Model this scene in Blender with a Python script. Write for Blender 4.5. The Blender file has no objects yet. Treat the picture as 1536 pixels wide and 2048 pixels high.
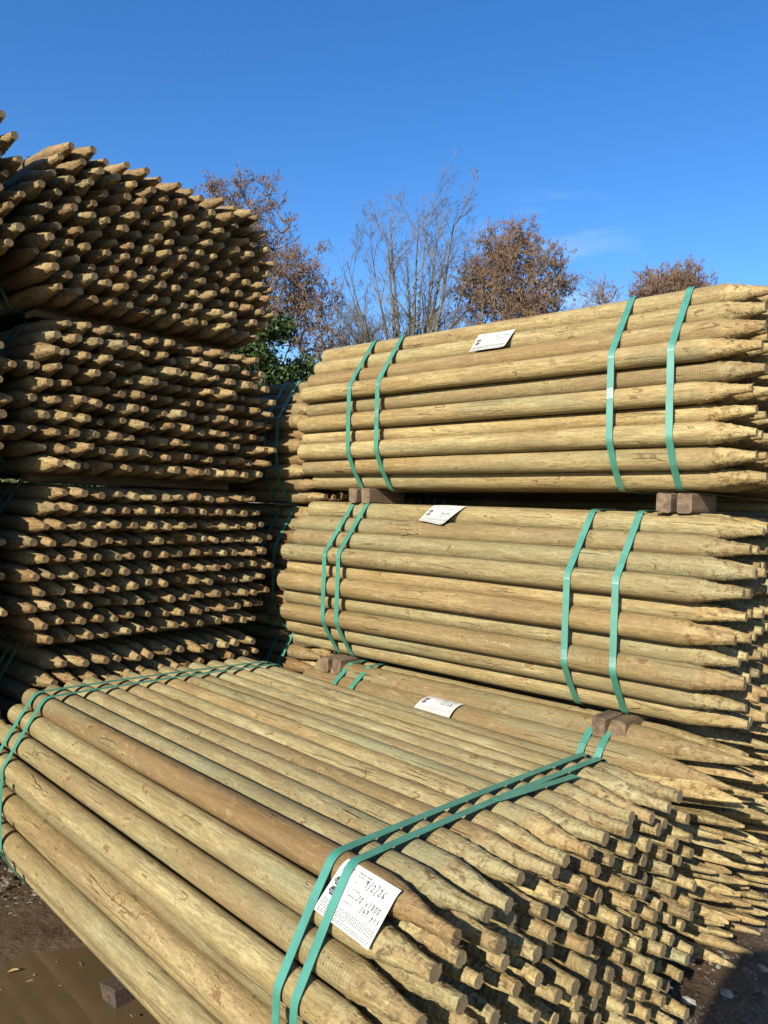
import bpy, bmesh, math, random
import numpy as np
from mathutils import Vector, Matrix

C = bpy.context.scene.collection
SC = bpy.context.scene
PI = math.pi
H = 1.25                      # lens height above the mud; every z below is written from the lens and lifted by H

# ------------------------------------------------------------------ camera, sky, sun
cam_d = bpy.data.cameras.new("camera"); cam = bpy.data.objects.new("camera", cam_d); C.objects.link(cam)
cam_d.sensor_fit = 'VERTICAL'; cam_d.sensor_height = 36.0; cam_d.lens = 36.0 * 1540 / 2048
cam_d.clip_end = 5000; cam_d.clip_start = 0.02
cam.matrix_world = Matrix.Translation((0, 0, H)) @ Matrix((
    (0.75622, -0.03125, 0.65357), (0.65347, -0.01461, -0.75681), (0.03320, 0.99940, 0.00937))).to_4x4()
SC.camera = cam

SUN_EL = math.radians(27.0)
SUN_AZ = math.radians(168.0)          # clockwise from +Y
sdir = Vector((math.sin(SUN_AZ) * math.cos(SUN_EL), math.cos(SUN_AZ) * math.cos(SUN_EL), math.sin(SUN_EL)))
world = bpy.data.worlds.new("World"); SC.world = world; world.use_nodes = True
wn = world.node_tree.nodes; wl = world.node_tree.links
bg = wn["Background"]; bg.inputs[1].default_value = 0.10
sky = wn.new("ShaderNodeTexSky"); sky.sky_type = 'NISHITA'; sky.sun_disc = False
sky.sun_elevation = SUN_EL; sky.sun_rotation = SUN_AZ
sky.air_density = 1.0; sky.dust_density = 0.3; sky.ozone_density = 3.0; sky.altitude = 60
hsv = wn.new("ShaderNodeHueSaturation"); hsv.inputs['Hue'].default_value = 0.508; hsv.inputs['Saturation'].default_value = 1.30; hsv.inputs['Value'].default_value = 1.0
wl.new(sky.outputs[0], hsv.inputs['Color'])
def wmath(op, a, b=0.0, c=0.0):
    x = wn.new("ShaderNodeMath"); x.operation = op
    for i, v in enumerate((a, b, c)):
        if isinstance(v, (int, float)): x.inputs[i].default_value = v
        else: wl.new(v, x.inputs[i])
    return x.outputs[0]
wtc = wn.new("ShaderNodeTexCoord"); wdot = wn.new("ShaderNodeVectorMath"); wdot.operation = 'DOT_PRODUCT'       # a faint cirrus wisp low over the trees
wl.new(wtc.outputs['Generated'], wdot.inputs[0]); wdot.inputs[1].default_value = (-0.473, 0.838, 0.272)
wmap = wn.new("ShaderNodeMapping"); wmap.inputs['Scale'].default_value = (7, 4, 30); wmap.inputs['Rotation'].default_value = (0.25, 0.1, 0); wl.new(wtc.outputs['Generated'], wmap.inputs[0])
wno = wn.new("ShaderNodeTexNoise"); wno.inputs['Detail'].default_value = 5; wno.inputs['Scale'].default_value = 1.0; wl.new(wmap.outputs[0], wno.inputs['Vector'])
wm = wmath('MULTIPLY', wmath('MAXIMUM', wmath('MULTIPLY_ADD', wdot.outputs['Value'], 130.0, -129.0), 0.0), wmath('MAXIMUM', wmath('MULTIPLY_ADD', wno.outputs[0], 3.0, -1.35), 0.0))
wmix = wn.new("ShaderNodeMix"); wmix.data_type = 'RGBA'; wl.new(wmath('MINIMUM', wmath('MULTIPLY', wm, 0.5), 0.2), wmix.inputs[0]); wl.new(hsv.outputs[0], wmix.inputs[6]); wmix.inputs[7].default_value = (5.2, 6.0, 7.0, 1)
wl.new(wmix.outputs[2], bg.inputs[0])
sun_d = bpy.data.lights.new("sun", 'SUN'); sun = bpy.data.objects.new("sun", sun_d); C.objects.link(sun)
sun_d.energy = 5.0; sun_d.angle = math.radians(0.53); sun_d.color = (1.0, 0.93, 0.80)
sun.rotation_euler = (-sdir).to_track_quat('-Z', 'Y').to_euler(); sun.location = (0, 0, 20)
SC.view_settings.view_transform = 'Standard'; SC.view_settings.look = 'None'
SC.view_settings.gamma = 1; SC.view_settings.exposure = 1.02
SC.cycles.max_bounces = 5; SC.cycles.diffuse_bounces = 3; SC.cycles.use_denoising = True

# ------------------------------------------------------------------ helpers
def tag(o, label=None, cat=None, group=None, kind=None):
    if label: o['label'] = label
    if cat: o['category'] = cat
    if group: o['group'] = group
    if kind: o['kind'] = kind
    return o
def empty(name, loc=(0, 0, 0)):
    o = bpy.data.objects.new(name, None); o.empty_display_size = 0.05; C.objects.link(o); o.location = loc; return o
def mesh_of(name, V, F, mats, mi=None, smooth=True, attrs=None):
    me = bpy.data.meshes.new(name)
    V = np.asarray(V, dtype=np.float32)
    if isinstance(F, np.ndarray):
        n = F.shape[1]
        me.vertices.add(len(V)); me.vertices.foreach_set('co', V.ravel())
        me.loops.add(F.size); me.loops.foreach_set('vertex_index', F.ravel().astype(np.int32))
        me.polygons.add(len(F)); me.polygons.foreach_set('loop_start', (np.arange(len(F)) * n).astype(np.int32))
        me.update(calc_edges=True)
    else:
        me.from_pydata([tuple(map(float, v)) for v in V], [], F)
    for m in mats: me.materials.append(m)
    if mi is not None: me.polygons.foreach_set('material_index', np.asarray(mi, dtype=np.int32))
    me.polygons.foreach_set('use_smooth', np.full(len(me.polygons), bool(smooth)))
    for k, (t, a) in (attrs or {}).items():
        at = me.attributes.new(k, t, 'POINT')
        at.data.foreach_set('vector' if t == 'FLOAT_VECTOR' else 'color' if t == 'FLOAT_COLOR' else 'value', np.asarray(a, dtype=np.float32).ravel())
    me.update()
    return me
def obj(name, me, parent=None, loc=None):
    o = bpy.data.objects.new(name, me); C.objects.link(o)
    if parent: o.parent = parent
    if loc is not None: o.location = loc
    return o

class NT:
    def __init__(s, name):
        s.m = bpy.data.materials.new(name); s.m.use_nodes = True
        s.n = s.m.node_tree.nodes; s.l = s.m.node_tree.links; s.b = s.n["Principled BSDF"]
    def new(s, t, **k):
        x = s.n.new(t)
        for a, b in k.items(): setattr(x, a, b)
        return x
    def put(s, sock, v):
        if hasattr(v, 'is_linked') or isinstance(v, bpy.types.NodeSocket): s.l.new(v, sock)
        elif isinstance(v, (tuple, list)) and len(v) == 3 and sock.type == 'RGBA': sock.default_value = (*v, 1)
        else: sock.default_value = v
    def math(s, op, a, b=0.0, c=None, clamp=False):
        x = s.new('ShaderNodeMath', operation=op, use_clamp=clamp); s.put(x.inputs[0], a); s.put(x.inputs[1], b)
        if c is not None: s.put(x.inputs[2], c)
        return x.outputs[0]
    def vmath(s, op, a, b=(0, 0, 0)):
        x = s.new('ShaderNodeVectorMath', operation=op); s.put(x.inputs[0], a); s.put(x.inputs[1], b); return x.outputs[0]
    def noise(s, v, scale=1, detail=3, rough=.5, dist=0):
        x = s.new('ShaderNodeTexNoise'); s.put(x.inputs['Vector'], v); x.inputs['Scale'].default_value = scale
        x.inputs['Detail'].default_value = detail; x.inputs['Roughness'].default_value = rough; x.inputs['Distortion'].default_value = dist
        return x.outputs[0]
    def vor(s, v, scale=1, rnd=1, feature='F1'):
        x = s.new('ShaderNodeTexVoronoi', feature=feature); s.put(x.inputs['Vector'], v); x.inputs['Scale'].default_value = scale
        x.inputs['Randomness'].default_value = rnd; return x.outputs['Distance']
    def ramp(s, f, stops, interp='LINEAR'):
        x = s.new('ShaderNodeValToRGB'); x.color_ramp.interpolation = interp; e = x.color_ramp.elements
        while len(e) < len(stops): e.new(0.5)
        for q, (p, c) in zip(e, stops):
            q.position = p; q.color = (c, c, c, 1) if not isinstance(c, tuple) else (*c, 1)
        s.put(x.inputs[0], f); return x.outputs[0]
    def mix(s, f, a, b, blend='MIX'):
        x = s.new('ShaderNodeMix', data_type='RGBA', blend_type=blend); s.put(x.inputs[0], f); s.put(x.inputs[6], a); s.put(x.inputs[7], b); return x.outputs[2]
    def bump(s, h, strength=.5, dist=.002, nrm=None):
        x = s.new('ShaderNodeBump'); x.inputs['Strength'].default_value = strength; x.inputs['Distance'].default_value = dist
        s.put(x.inputs['Height'], h)
        if nrm is not None: s.l.new(nrm, x.inputs['Normal'])
        return x.outputs[0]

def wood_inputs(t):
    pc = t.new('ShaderNodeAttribute', attribute_name='pc').outputs['Vector']
    oc = t.new('ShaderNodeAttribute', attribute_name='oc').outputs['Vector']
    oi = t.new('ShaderNodeObjectInfo').outputs['Color']
    c = t.vmath('ADD', oc, oi)
    sp = t.new('ShaderNodeSeparateXYZ'); t.l.new(c, sp.inputs[0])
    tone, green, seed = sp.outputs
    off = t.new('ShaderNodeCombineXYZ'); t.put(off.inputs[0], t.math('MULTIPLY', seed, 37.0)); t.put(off.inputs[1], t.math('MULTIPLY', seed, 11.0)); t.put(off.inputs[2], t.math('MULTIPLY', seed, 23.0))
    p = t.vmath('ADD', pc, off.outputs[0])
    return pc, p, tone, green, seed

def base_colour(t, tone, green, seed):
    pale = t.mix(green, (0.435, 0.350, 0.158), (0.285, 0.285, 0.158))
    c = t.mix(tone, pale, (0.215, 0.125, 0.050))
    v = t.math('FRACT', t.math('MULTIPLY', seed, 7.31))
    v = t.math('MULTIPLY_ADD', v, 0.34, 0.66)
    return t.mix(1.0, c, t.vmath('SCALE', (1, 1, 1)) if False else comb(t, v), 'MULTIPLY')
def comb(t, v):
    x = t.new('ShaderNodeCombineXYZ')
    for i in range(3): t.put(x.inputs[i], v)
    return x.outputs[0]

def shaft_look(t, pc, p, tone, green, seed):
    base = base_colour(t, tone, green, seed)
    g1 = t.noise(t.vmath('MULTIPLY', p, (1.6, 22, 22)), 1, 6, .62, .9)          # long grain
    base = t.mix(t.ramp(g1, [(.36, .0), (.5, .55), (.62, 1.)]), t.mix(1, base, (.68, .60, .50), 'MULTIPLY'), base)
    g2 = t.noise(t.vmath('MULTIPLY', p, (16, 170, 170)), 1, 4, .7, .3)            # fibres
    base = t.mix(t.math('MULTIPLY', t.ramp(g2, [(.42, 1.), (.56, 0.)]), .5), base, (.13, .085, .04))
    b = t.noise(t.vmath('MULTIPLY', p, (2.6, 9, 9)), 1, 4, .6, .4)              # blotches of preservative
    base = t.mix(t.math('MULTIPLY', t.ramp(b, [(.52, 0.), (.63, 1.)]), .46), base, (.165, .105, .045))
    gr = t.noise(t.vmath('MULTIPLY', t.vmath('ADD', p, (5, 3, 1)), (1.7, 12, 12)), 1, 3, .55, .3)
    base = t.mix(t.math('MULTIPLY', t.ramp(gr, [(.53, 0.), (.68, 1.)]), .45), base, (.165, .18, .10))
    bright = t.noise(t.vmath('MULTIPLY', t.vmath('ADD', p, (9, 1, 7)), (9, 46, 46)), 1, 6, .75, .5)
    base = t.mix(t.math('MULTIPLY', t.ramp(bright, [(.57, 0.), (.70, 1.)]), .42), base, (.46, .385, .20))
    # knots
    vk = t.new('ShaderNodeTexVoronoi', feature='F1'); t.l.new(t.vmath('MULTIPLY', t.vmath('ADD', p, t.vmath('SCALE', t.vmath('SUBTRACT', comb(t, b), (.5, .5, .5)), (0, 0, 0))), (1, 1.25, 1.25)), vk.inputs['Vector'])
    vk.inputs['Scale'].default_value = 12.5; vk.inputs['Randomness'].default_value = 1
    sk = t.new('ShaderNodeSeparateXYZ'); t.l.new(vk.outputs['Color'], sk.inputs[0])
    gate = t.math('GREATER_THAN', sk.outputs[0], .42)
    kv = t.math('MULTIPLY', vk.outputs['Distance'], t.math('MULTIPLY_ADD', sk.outputs[1], .8, .65))
    halo = t.math('MULTIPLY', gate, t.ramp(kv, [(.0, 0.), (.16, 0.), (.20, 1.), (.36, 0.)]))
    base = t.mix(t.math('MULTIPLY', halo, .3), base, (.36, .27, .12))
    core = t.math('MULTIPLY', gate, t.ramp(kv, [(.13, 1.), (.175, .0)]))
    ring = t.math('SINE', t.math('MULTIPLY', kv, 150.0))
    base = t.mix(t.math('MULTIPLY', core, t.math('MULTIPLY_ADD', ring, .22, .70)), base, (.120, .055, .020))
    ck = t.new('ShaderNodeTexVoronoi', feature='DISTANCE_TO_EDGE'); t.l.new(t.vmath('ADD', t.vmath('MULTIPLY', p, (.55, 30, 30)), comb(t, t.math('MULTIPLY', t.noise(p, 9, 3), .45))), ck.inputs['Vector']); ck.inputs['Scale'].default_value = 1
    cm = t.ramp(t.noise(t.vmath('MULTIPLY', p, (5, 12, 12)), 1, 3), [(.56, 0.), (.63, 1.)])
    crack = t.math('MULTIPLY', t.ramp(ck.outputs['Distance'], [(.0, 1.), (.022, 0.)]), cm)
    base = t.mix(t.math('MULTIPLY', crack, .5), base, (.045, .028, .012))
    g3 = t.noise(t.vmath('MULTIPLY', t.vmath('ADD', p, (2, 2, 2)), (60, 420, 420)), 1, 4, .8)
    base = t.mix(t.math('MULTIPLY', t.ramp(g3, [(.40, 1.), (.52, 0.)]), .38), base, (.07, .045, .02))
    # incised slits from the treatment roller
    iv = t.vor(t.vmath('MULTIPLY', p, (62, 170, 170)), 1, .6)
    im = t.noise(t.vmath('MULTIPLY', p, (1.5, 10, 10)), 1, 1, .5)
    slit = t.math('MULTIPLY', t.ramp(iv, [(.10, 1.), (.19, 0.)]), t.ramp(im, [(.52, 0.), (.62, 1.)]))
    base = t.mix(t.math('MULTIPLY', slit, .75), base, (.075, .045, .02))
    # chatter ripples of the peeling head
    wv = t.new('ShaderNodeTexWave', wave_type='BANDS', bands_direction='X'); t.l.new(p, wv.inputs[0])
    wv.inputs['Scale'].default_value = 46; wv.inputs['Distortion'].default_value = 1.6; wv.inputs['Detail'].default_value = 1.5
    rip = t.math('MULTIPLY', wv.outputs['Fac'], t.ramp(t.noise(t.vmath('MULTIPLY', p, (2, 14, 14)), 1, 2), [(.48, 0.), (.64, 1.)]))
    base = t.mix(t.math('MULTIPLY', rip, .20), base, (.09, .058, .026))
    # dried mud / chalky scuffs, a few posts
    sc = t.noise(t.vmath('MULTIPLY', t.vmath('ADD', p, (3, 8, 2)), (2.4, 17, 17)), 1, 6, .7, .6)
    base = t.mix(t.math('MULTIPLY', t.ramp(sc, [(.705, 0.), (.73, 1.)]), .75), base, (.34, .31, .27))
    h = t.math('ADD', t.math('MULTIPLY', g1, .9), t.math('MULTIPLY', g2, .45))
    h = t.math('ADD', h, t.math('MULTIPLY', rip, .30)); h = t.math('SUBTRACT', h, t.math('MULTIPLY', slit, .6))
    h = t.math('SUBTRACT', h, t.math('MULTIPLY', crack, .9)); h = t.math('ADD', h, t.math('MULTIPLY', core, .5)); h = t.math('ADD', h, t.math('MULTIPLY', bright, .5))
    return base, h
def cut_look(t, pc, p, tone, green, seed):
    base = base_colour(t, t.math('MULTIPLY_ADD', tone, .75, .10), green, seed)
    g1 = t.noise(t.vmath('MULTIPLY', p, (3, 30, 30)), 1, 5, .6, 1.2)
    base = t.mix(t.ramp(g1, [(.36, 0.), (.6, 1.)]), t.mix(1, base, (.66, .55, .44), 'MULTIPLY'), base)
    n = t.noise(t.vmath('MULTIPLY', p, (38, 55, 55)), 1, 5, .7, .5)
    base = t.mix(t.ramp(n, [(.36, .9), (.50, 0.)]), base, (.075, .045, .018))
    f = t.noise(t.vmath('MULTIPLY', t.vmath('ADD', p, (4, 4, 4)), (26, 170, 170)), 1, 4, .65)
    base = t.mix(t.math('MULTIPLY', t.ramp(f, [(.55, 0.), (.68, 1.)]), .45), base, (.42, .34, .175))
    b = t.noise(t.vmath('MULTIPLY', p, (7, 16, 16)), 1, 3, .6, .4)
    base = t.mix(t.math('MULTIPLY', t.ramp(b, [(.50, 0.), (.66, 1.)]), .55), base, (.22, .135, .06))
    wv = t.new('ShaderNodeTexWave', wave_type='BANDS', bands_direction='X'); t.l.new(p, wv.inputs[0])
    wv.inputs['Scale'].default_value = 24; wv.inputs['Distortion'].default_value = 7; wv.inputs['Detail'].default_value = 3; wv.inputs['Detail Scale'].default_value = 2
    h = t.math('ADD', t.math('MULTIPLY', n, 1.0), t.math('ADD', t.math('MULTIPLY', wv.outputs['Fac'], .35), t.math('MULTIPLY', f, .8)))
    return base, h
def mat_wood():
    t = NT('treated_wood'); w = wood_inputs(t)
    c1, h1 = shaft_look(t, *w); c2, h2 = cut_look(t, *w)
    u = t.new('ShaderNodeAttribute', attribute_name='cut').outputs['Fac']
    e = t.noise(t.vmath('MULTIPLY', w[1], (12, 34, 34)), 1, 4, .65)
    f = t.ramp(t.math('ADD', u, t.math('MULTIPLY', t.math('SUBTRACT', e, .5), .62)), [(.06, 0.), (.24, 1.)])
    t.l.new(t.mix(f, c1, c2), t.b.inputs['Base Color'])
    t.b.inputs['Roughness'].default_value = .66; t.b.inputs['Specular IOR Level'].default_value = .24
    hm = t.new('ShaderNodeMix', data_type='FLOAT'); t.put(hm.inputs[0], f); t.put(hm.inputs[2], h1); t.put(hm.inputs[3], h2)
    t.l.new(t.bump(hm.outputs[0], .95, .0038), t.b.inputs['Normal'])
    return t.m
def mat_end():
    t = NT('end_grain'); pc, p, tone, green, seed = wood_inputs(t)
    base = base_colour(t, t.math('MULTIPLY_ADD', tone, .5, .45), green, seed)
    r = t.vmath('LENGTH', t.vmath('MULTIPLY', pc, (0, 1, 1)))
    ln = t.new('ShaderNodeVectorMath', operation='LENGTH'); t.l.new(t.vmath('MULTIPLY', pc, (0, 1, 1)), ln.inputs[0])
    dd = t.math('ADD', t.math('MULTIPLY', ln.outputs['Value'], 1500.0), t.math('MULTIPLY', t.noise(p, 60, 2), 9.0))
    base = t.mix(t.math('MULTIPLY_ADD', t.math('SINE', dd), .22, .26), base, (.10, .058, .027))
    n = t.noise(p, 260, 4, .7)
    base = t.mix(t.math('MULTIPLY', t.ramp(n, [(.4, 1.), (.6, 0.)]), .4), base, (.08, .05, .025))
    t.l.new(base, t.b.inputs['Base Color']); t.b.inputs['Roughness'].default_value = .85
    t.l.new(t.bump(n, .7, .003), t.b.inputs['Normal'])
    return t.m
M_WOOD, M_END = mat_wood(), mat_end()
M_SHAFT = M_CUT = M_WOOD

# ------------------------------------------------------------------ a pointed round post
R0 = 0.0325
def post_arrays(seed, L, hi, ptlen=None, r0=R0, style=0):
    """shaft and point of one post along +X from the butt at 0: two (verts, quads+cap list) pairs"""
    rr = random.Random(seed)
    ptlen = ptlen or (rr.uniform(.12, .175) if style == 0 else rr.uniform(.14, .195))
    ns, nr = (28, 17) if hi else (12, 4)
    bow = [rr.uniform(-.0042, .0042) for _ in range(2)]
    ph = [rr.uniform(0, 6.28) for _ in range(6)]
    tap = rr.uniform(-.0012, .0012)
    def axis(x): k = math.sin(PI * x / L); return bow[0] * k, bow[1] * k
    def rad(x, a):
        return r0 + tap * (x / L - .5) + .0007 * math.sin(2 * a + ph[0] + x * 1.3) + .0005 * math.sin(3 * a + ph[1] - x * 2.1) \
            + .0007 * math.sin(x * 9 + ph[2]) * math.sin(a + ph[3])
    Lp = L - ptlen
    xs = [0, .004, .012] + [.012 + (Lp + .002 - .012) * (i + 1) / nr for i in range(nr)] if hi else [0, .01] + [.01 + (Lp - .008) * (i + 1) / nr for i in range(nr)]
    V, F, mi = [], [], []
    for k, x in enumerate(xs):
        cy, cz = axis(x)
        for j in range(ns):
            a = 2 * PI * j / ns
            r = rad(x, a) * ((.955, .99, 1)[k] if hi and k < 3 else (.96 if k == 0 else 1))
            V.append((x, cy + r * math.cos(a), cz + r * math.sin(a)))
    for k in range(len(xs) - 1):
        for j in range(ns):
            F.append((k * ns + j, k * ns + (j + 1) % ns, (k + 1) * ns + (j + 1) % ns, (k + 1) * ns + j)); mi.append(0)
    c = len(V); V += V[:ns] + [(-.001, 0, 0)]
    for j in range(ns): F.append((c + ns, c + (j + 1) % ns, c + j)); mi.append(2)
    shaft = (V, [tuple(reversed(f)) for f in F], mi)
    # point
    ns2, nk = (30, 20) if hi else (12, 8)
    endr = rr.uniform(.0105, .0135) if style == 0 else rr.uniform(.0125, .0155); conc = rr.uniform(0, .38) if style == 0 else rr.uniform(.35, 1); offc = [rr.uniform(-.006, .006) for _ in range(2)]
    V, F, mi = [], [], []
    facet = rr.choice([0, 0, 5, 6, 7]); fp = rr.uniform(0, 6.28)
    skew = rr.uniform(0, .03); sa = rr.uniform(0, 6.28)
    noise = [[rr.gauss(0, 1) for _ in range(ns2)] for _ in range(nk + 1)]
    for k in range(nk + 1):
        u = k / nk; x = Lp + ptlen * u
        cy, cz = axis(x)
        for j in range(ns2):
            a = 2 * PI * j / ns2
            uu = max(0, (u - (skew / ptlen) * (.5 + .5 * math.cos(a - sa))) / (1 - (skew / ptlen) * (.5 + .5 * math.cos(a - sa))))
            cc = max(0, conc); kn = 1 - .25 * cc
            lin = min(1, uu / kn); sm = lin * lin * (3 - 2 * lin)
            prof = r0 + (endr - r0) * (lin * (1 - cc * .7) + sm * cc * .7) + 0
            if facet: prof *= 1 - .05 * uu * (1 - math.cos(facet * (a - fp)))
            nn = (noise[k][j] * .6 + noise[k][(j + 1) % ns2] * .3 + noise[max(0, k - 1)][j] * .4)
            amp = 0 if k == 0 else ((.0008 if style == 0 else .0011) if hi else .0014) * (1 if u < .8 else .5) * (1 if u < .9 else .7)
            ring = (.0007 if u < .8 else .0002) * math.sin(u * 34 + ph[4] + 2 * math.sin(a + ph[5])) * (0 if k == 0 else 1)
            r = min(prof + nn * amp + ring, r0 + .0015) if k else rad(x, a) * .997
            V.append((x + (noise[k][j] * .0004 if k == nk else 0), cy + offc[0] * uu + r * math.cos(a), cz + offc[1] * uu + r * math.sin(a)))
    for k in range(nk):
        for j in range(ns2):
            F.append((k * ns2 + j, (k + 1) * ns2 + j, (k + 1) * ns2 + (j + 1) % ns2, k * ns2 + (j + 1) % ns2)[::-1]); mi.append(1)
    cy, cz = axis(L)
    c = len(V); V += V[nk * ns2:(nk + 1) * ns2] + [(L - .0006, cy + offc[0], cz + offc[1])]
    for j in range(ns2): F.append((c + ns2, c + j, c + (j + 1) % ns2)); mi.append(2)
    if hi:                                     # torn fibres standing off the cut
        for q in range(rr.randint(12, 30)):
            u = rr.choice([rr.uniform(0, .35), rr.random(), .97]); a = rr.uniform(0, 6.28); x = Lp + ptlen * u
            r = r0 + (endr - r0) * u
            ln = rr.uniform(.004, .014); w = rr.uniform(.0006, .0016); lift = rr.uniform(.001, .006)
            p0 = Vector((x, offc[0] * u + (r - .001) * math.cos(a), offc[1] * u + (r - .001) * math.sin(a)))
            n = Vector((0, math.cos(a), math.sin(a))); tdir = Vector((rr.choice([-1, 1, 1]) * ln, 0, 0)) + n * lift + n.cross(Vector((1, 0, 0))) * rr.uniform(-.005, .005)
            sd = n.cross(Vector((1, 0, 0))) * w
            i = len(V); V += [tuple(p0 + sd), tuple(p0 - sd), tuple(p0 + tdir), tuple(p0 - n * w + tdir * .2)]
            F += [(i, i + 1, i + 2), (i + 1, i + 3, i + 2), (i + 3, i, i + 2)]; mi += [1, 1, 1]
    return shaft, (V, F, mi)

MATS = [M_SHAFT, M_CUT, M_END]
def cut_of(V, name):
    if name == 'shaft': return [0.0] * len(V)
    x0, x1 = V[0][0], max(v[0] for v in V[:len(V)]); return [min(1, max(0, (v[0] - x0) / (x1 - x0))) for v in V]
def to_mesh(name, arr):
    V, F, mi = arr
    return mesh_of(name, V, F, MATS, mi, True, {'pc': ('FLOAT_VECTOR', V), 'cut': ('FLOAT', cut_of(V, name))})
NV = 14
HI, LO = {}, {}
def variants(L):
    if L not in HI:
        HI[L] = [tuple(to_mesh(n, a) for n, a in zip(('shaft', 'sharpened_point'), post_arrays(i * 7 + 3, L, True, style=int(L == 1.84)))) for i in range(NV)]
        LO[L] = [post_arrays(i * 7 + 3, L, False, style=int(L == 1.84)) for i in range(NV)]
    return HI[L], LO[L]

# half round stake with a long blade-like point
def stake_arrays(seed, L, hi):
    rr = random.Random(seed); r = .048; pt = rr.uniform(.22, .30); Lp = L - pt
    na = 14 if hi else 7
    def ring(x, w, h, dy):
        out = []
        for j in range(na + 1):
            a = PI * j / na; out.append((x, dy + w * math.cos(a), h * math.sin(a) - .02))
        return out
    V, F, mi = [], [], []
    side = rr.uniform(-.35, .35)
    def skin(rings, m):
        base = len(V); n = na + 1
        for q in rings: V.extend(q)
        for k in range(len(rings) - 1):
            for j in range(n):
                F.append((base + k * n + j, base + (k + 1) * n + j, base + (k + 1) * n + (j + 1) % n, base + k * n + (j + 1) % n)); mi.append(m if j < na else 1)
    nb = 10 if hi else 2
    skin([ring(Lp * i / nb, r * (1 + rr.uniform(-.01, .01)), r * .92, 0) for i in range(nb + 1)], 0)
    F.append(tuple(range(na + 1))); mi.append(2)
    shaft = (V, F, mi); V, F, mi = [], [], []
    nk = 12 if hi else 5; rings = []
    for k in range(nk + 1):
        u = k / nk
        w = max(.0015, r * (1 - u) ** .75); h = max(.004, r * .92 * (1 - u * .72)) if u < .98 else .008
        h = min(h, r * .92) * (1 + (rr.uniform(-.02, .02) if k else 0))
        rings.append(ring(Lp + pt * u, w, h, side * r * u * (1)))
    skin(rings, 1)
    F.append(tuple(range(nk * (na + 1), (nk + 1) * (na + 1)))[::-1]); mi.append(2)
    if hi:
        for q in range(14):
            u = rr.uniform(.1, .95); x = Lp + pt * u; s = rr.choice([-1, 1]); w = r * (1 - u) ** .9
            p0 = Vector((x, side * r * u + s * w, -.018)); i = len(V)
            V += [tuple(p0), tuple(p0 + Vector((.003, 0, .001))), tuple(p0 + Vector((rr.uniform(.002, .008), s * rr.uniform(.003, .008), rr.uniform(-.004, .003)))), tuple(p0 + Vector((.001, 0, -.0012)))]
            F += [(i, i + 1, i + 2), (i + 1, i + 3, i + 2), (i + 3, i, i + 2)]; mi += [1] * 3
    return shaft, (V, F, mi)

# ------------------------------------------------------------------ bundles
ORD = ['zeroth', 'first', 'second', 'third', 'fourth', 'fifth', 'sixth', 'seventh', 'eighth', 'ninth', 'tenth', 'eleventh', 'twelfth', 'thirteenth', 'fourteenth', 'fifteenth', 'sixteenth', 'seventeenth', 'eighteenth']
ROWS = [13, 14, 15, 16, 15, 16, 15, 16, 15, 14]
TOP = 'tall shaded stack'; SUNNY = 'sunlit stack'
# key: phrase, x of butts, y of the middle, z of top row centres (from lens), yaw, length, pitch across, pitch down, columns kept
B = {
 'fg': dict(ph="low front bundle", o=(-1.59, 1.504), s0=-.905, z=-.667, yaw=-5.2, L=1.84, shear=-.045, pw=.0700, pv=.0566),
 'R1': dict(ph="upper bundle of sunlit stack", o=(-1.515, 2.80), s0=-.90, z=.645, yaw=0, tilt=.7, sq=(.945, .96, .98, 1, 1, 1, 1, 1, 1, .99), L=1.8, pw=.0728, pv=.0605, r=.0345),
 'R2': dict(ph="middle bundle of sunlit stack", o=(-1.51, 2.72), s0=-.90, z=-.030, yaw=0, sq=(.945, .96, .98, 1, 1, 1, 1, 1, 1, .99), L=1.8, pw=.0728, pv=.0600, r=.0345),
 'A1': dict(jx=.018, ph="topmost bundle of the shaded stack", o=(-3.50, 1.715), s0=-.90, z=1.214, yaw=0, L=1.8, pw=.0695, pv=.0560),
 'A2': dict(jx=.026, ph="second bundle of the shaded stack", o=(-3.50, 1.725), s0=-.90, z=.602, yaw=0, L=1.8, pw=.0695, pv=.0550),
 'A3': dict(ph="third bundle of the shaded stack", o=(-3.50, 1.725), s0=-.90, z=.002, yaw=0, L=1.8, pw=.0695, pv=.0566),
 'A4': dict(ph="lowest bundle of the shaded stack", o=(-3.50, 1.745), s0=-.90, z=-.608, yaw=0, L=1.8, pw=.0695, pv=.0566),
 'F1': dict(ph="top bundle beside the shaded stack", o=(-3.49, .60), s0=-.90, z=1.27, yaw=0, L=1.8, pw=.0695, pv=.0566, last=9),
 'F2': dict(ph="second bundle beside the shaded stack", o=(-3.52, .60), s0=-.90, z=.60, yaw=0, L=1.8, pw=.0695, pv=.0566, last=9),
 'F3': dict(ph="third bundle beside the shaded stack", o=(-3.52, .585), s0=-.90, z=.0, yaw=0, L=1.8, pw=.0695, pv=.0566, last=9),
 'F4': dict(ph="lowest bundle beside the shaded stack", o=(-3.50, .60), s0=-.90, z=-.61, yaw=0, L=1.8, pw=.0695, pv=.0566, last=9),
 'B2': dict(ph="upper bundle behind the sunlit stack", o=(-3.37, 2.905), s0=-.90, z=.535, yaw=0, L=1.8, pw=.0695, pv=.0566),
 'B3': dict(ph="middle bundle behind the sunlit stack", o=(-3.37, 2.905), s0=-.90, z=-.052, yaw=0, L=1.8, pw=.0695, pv=.0566),
 'B4': dict(ph="lowest bundle behind the sunlit stack", o=(-3.35, 2.905), s0=-.90, z=-.64, yaw=0, L=1.8, pw=.0695, pv=.0566),
}
B['C1'] = dict(ph="bundle behind the sunlit stack", o=(-2.1, 4.25), s0=-.90, z=.26, yaw=0, L=1.8, pw=.0695, pv=.0566, rear=4)
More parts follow.
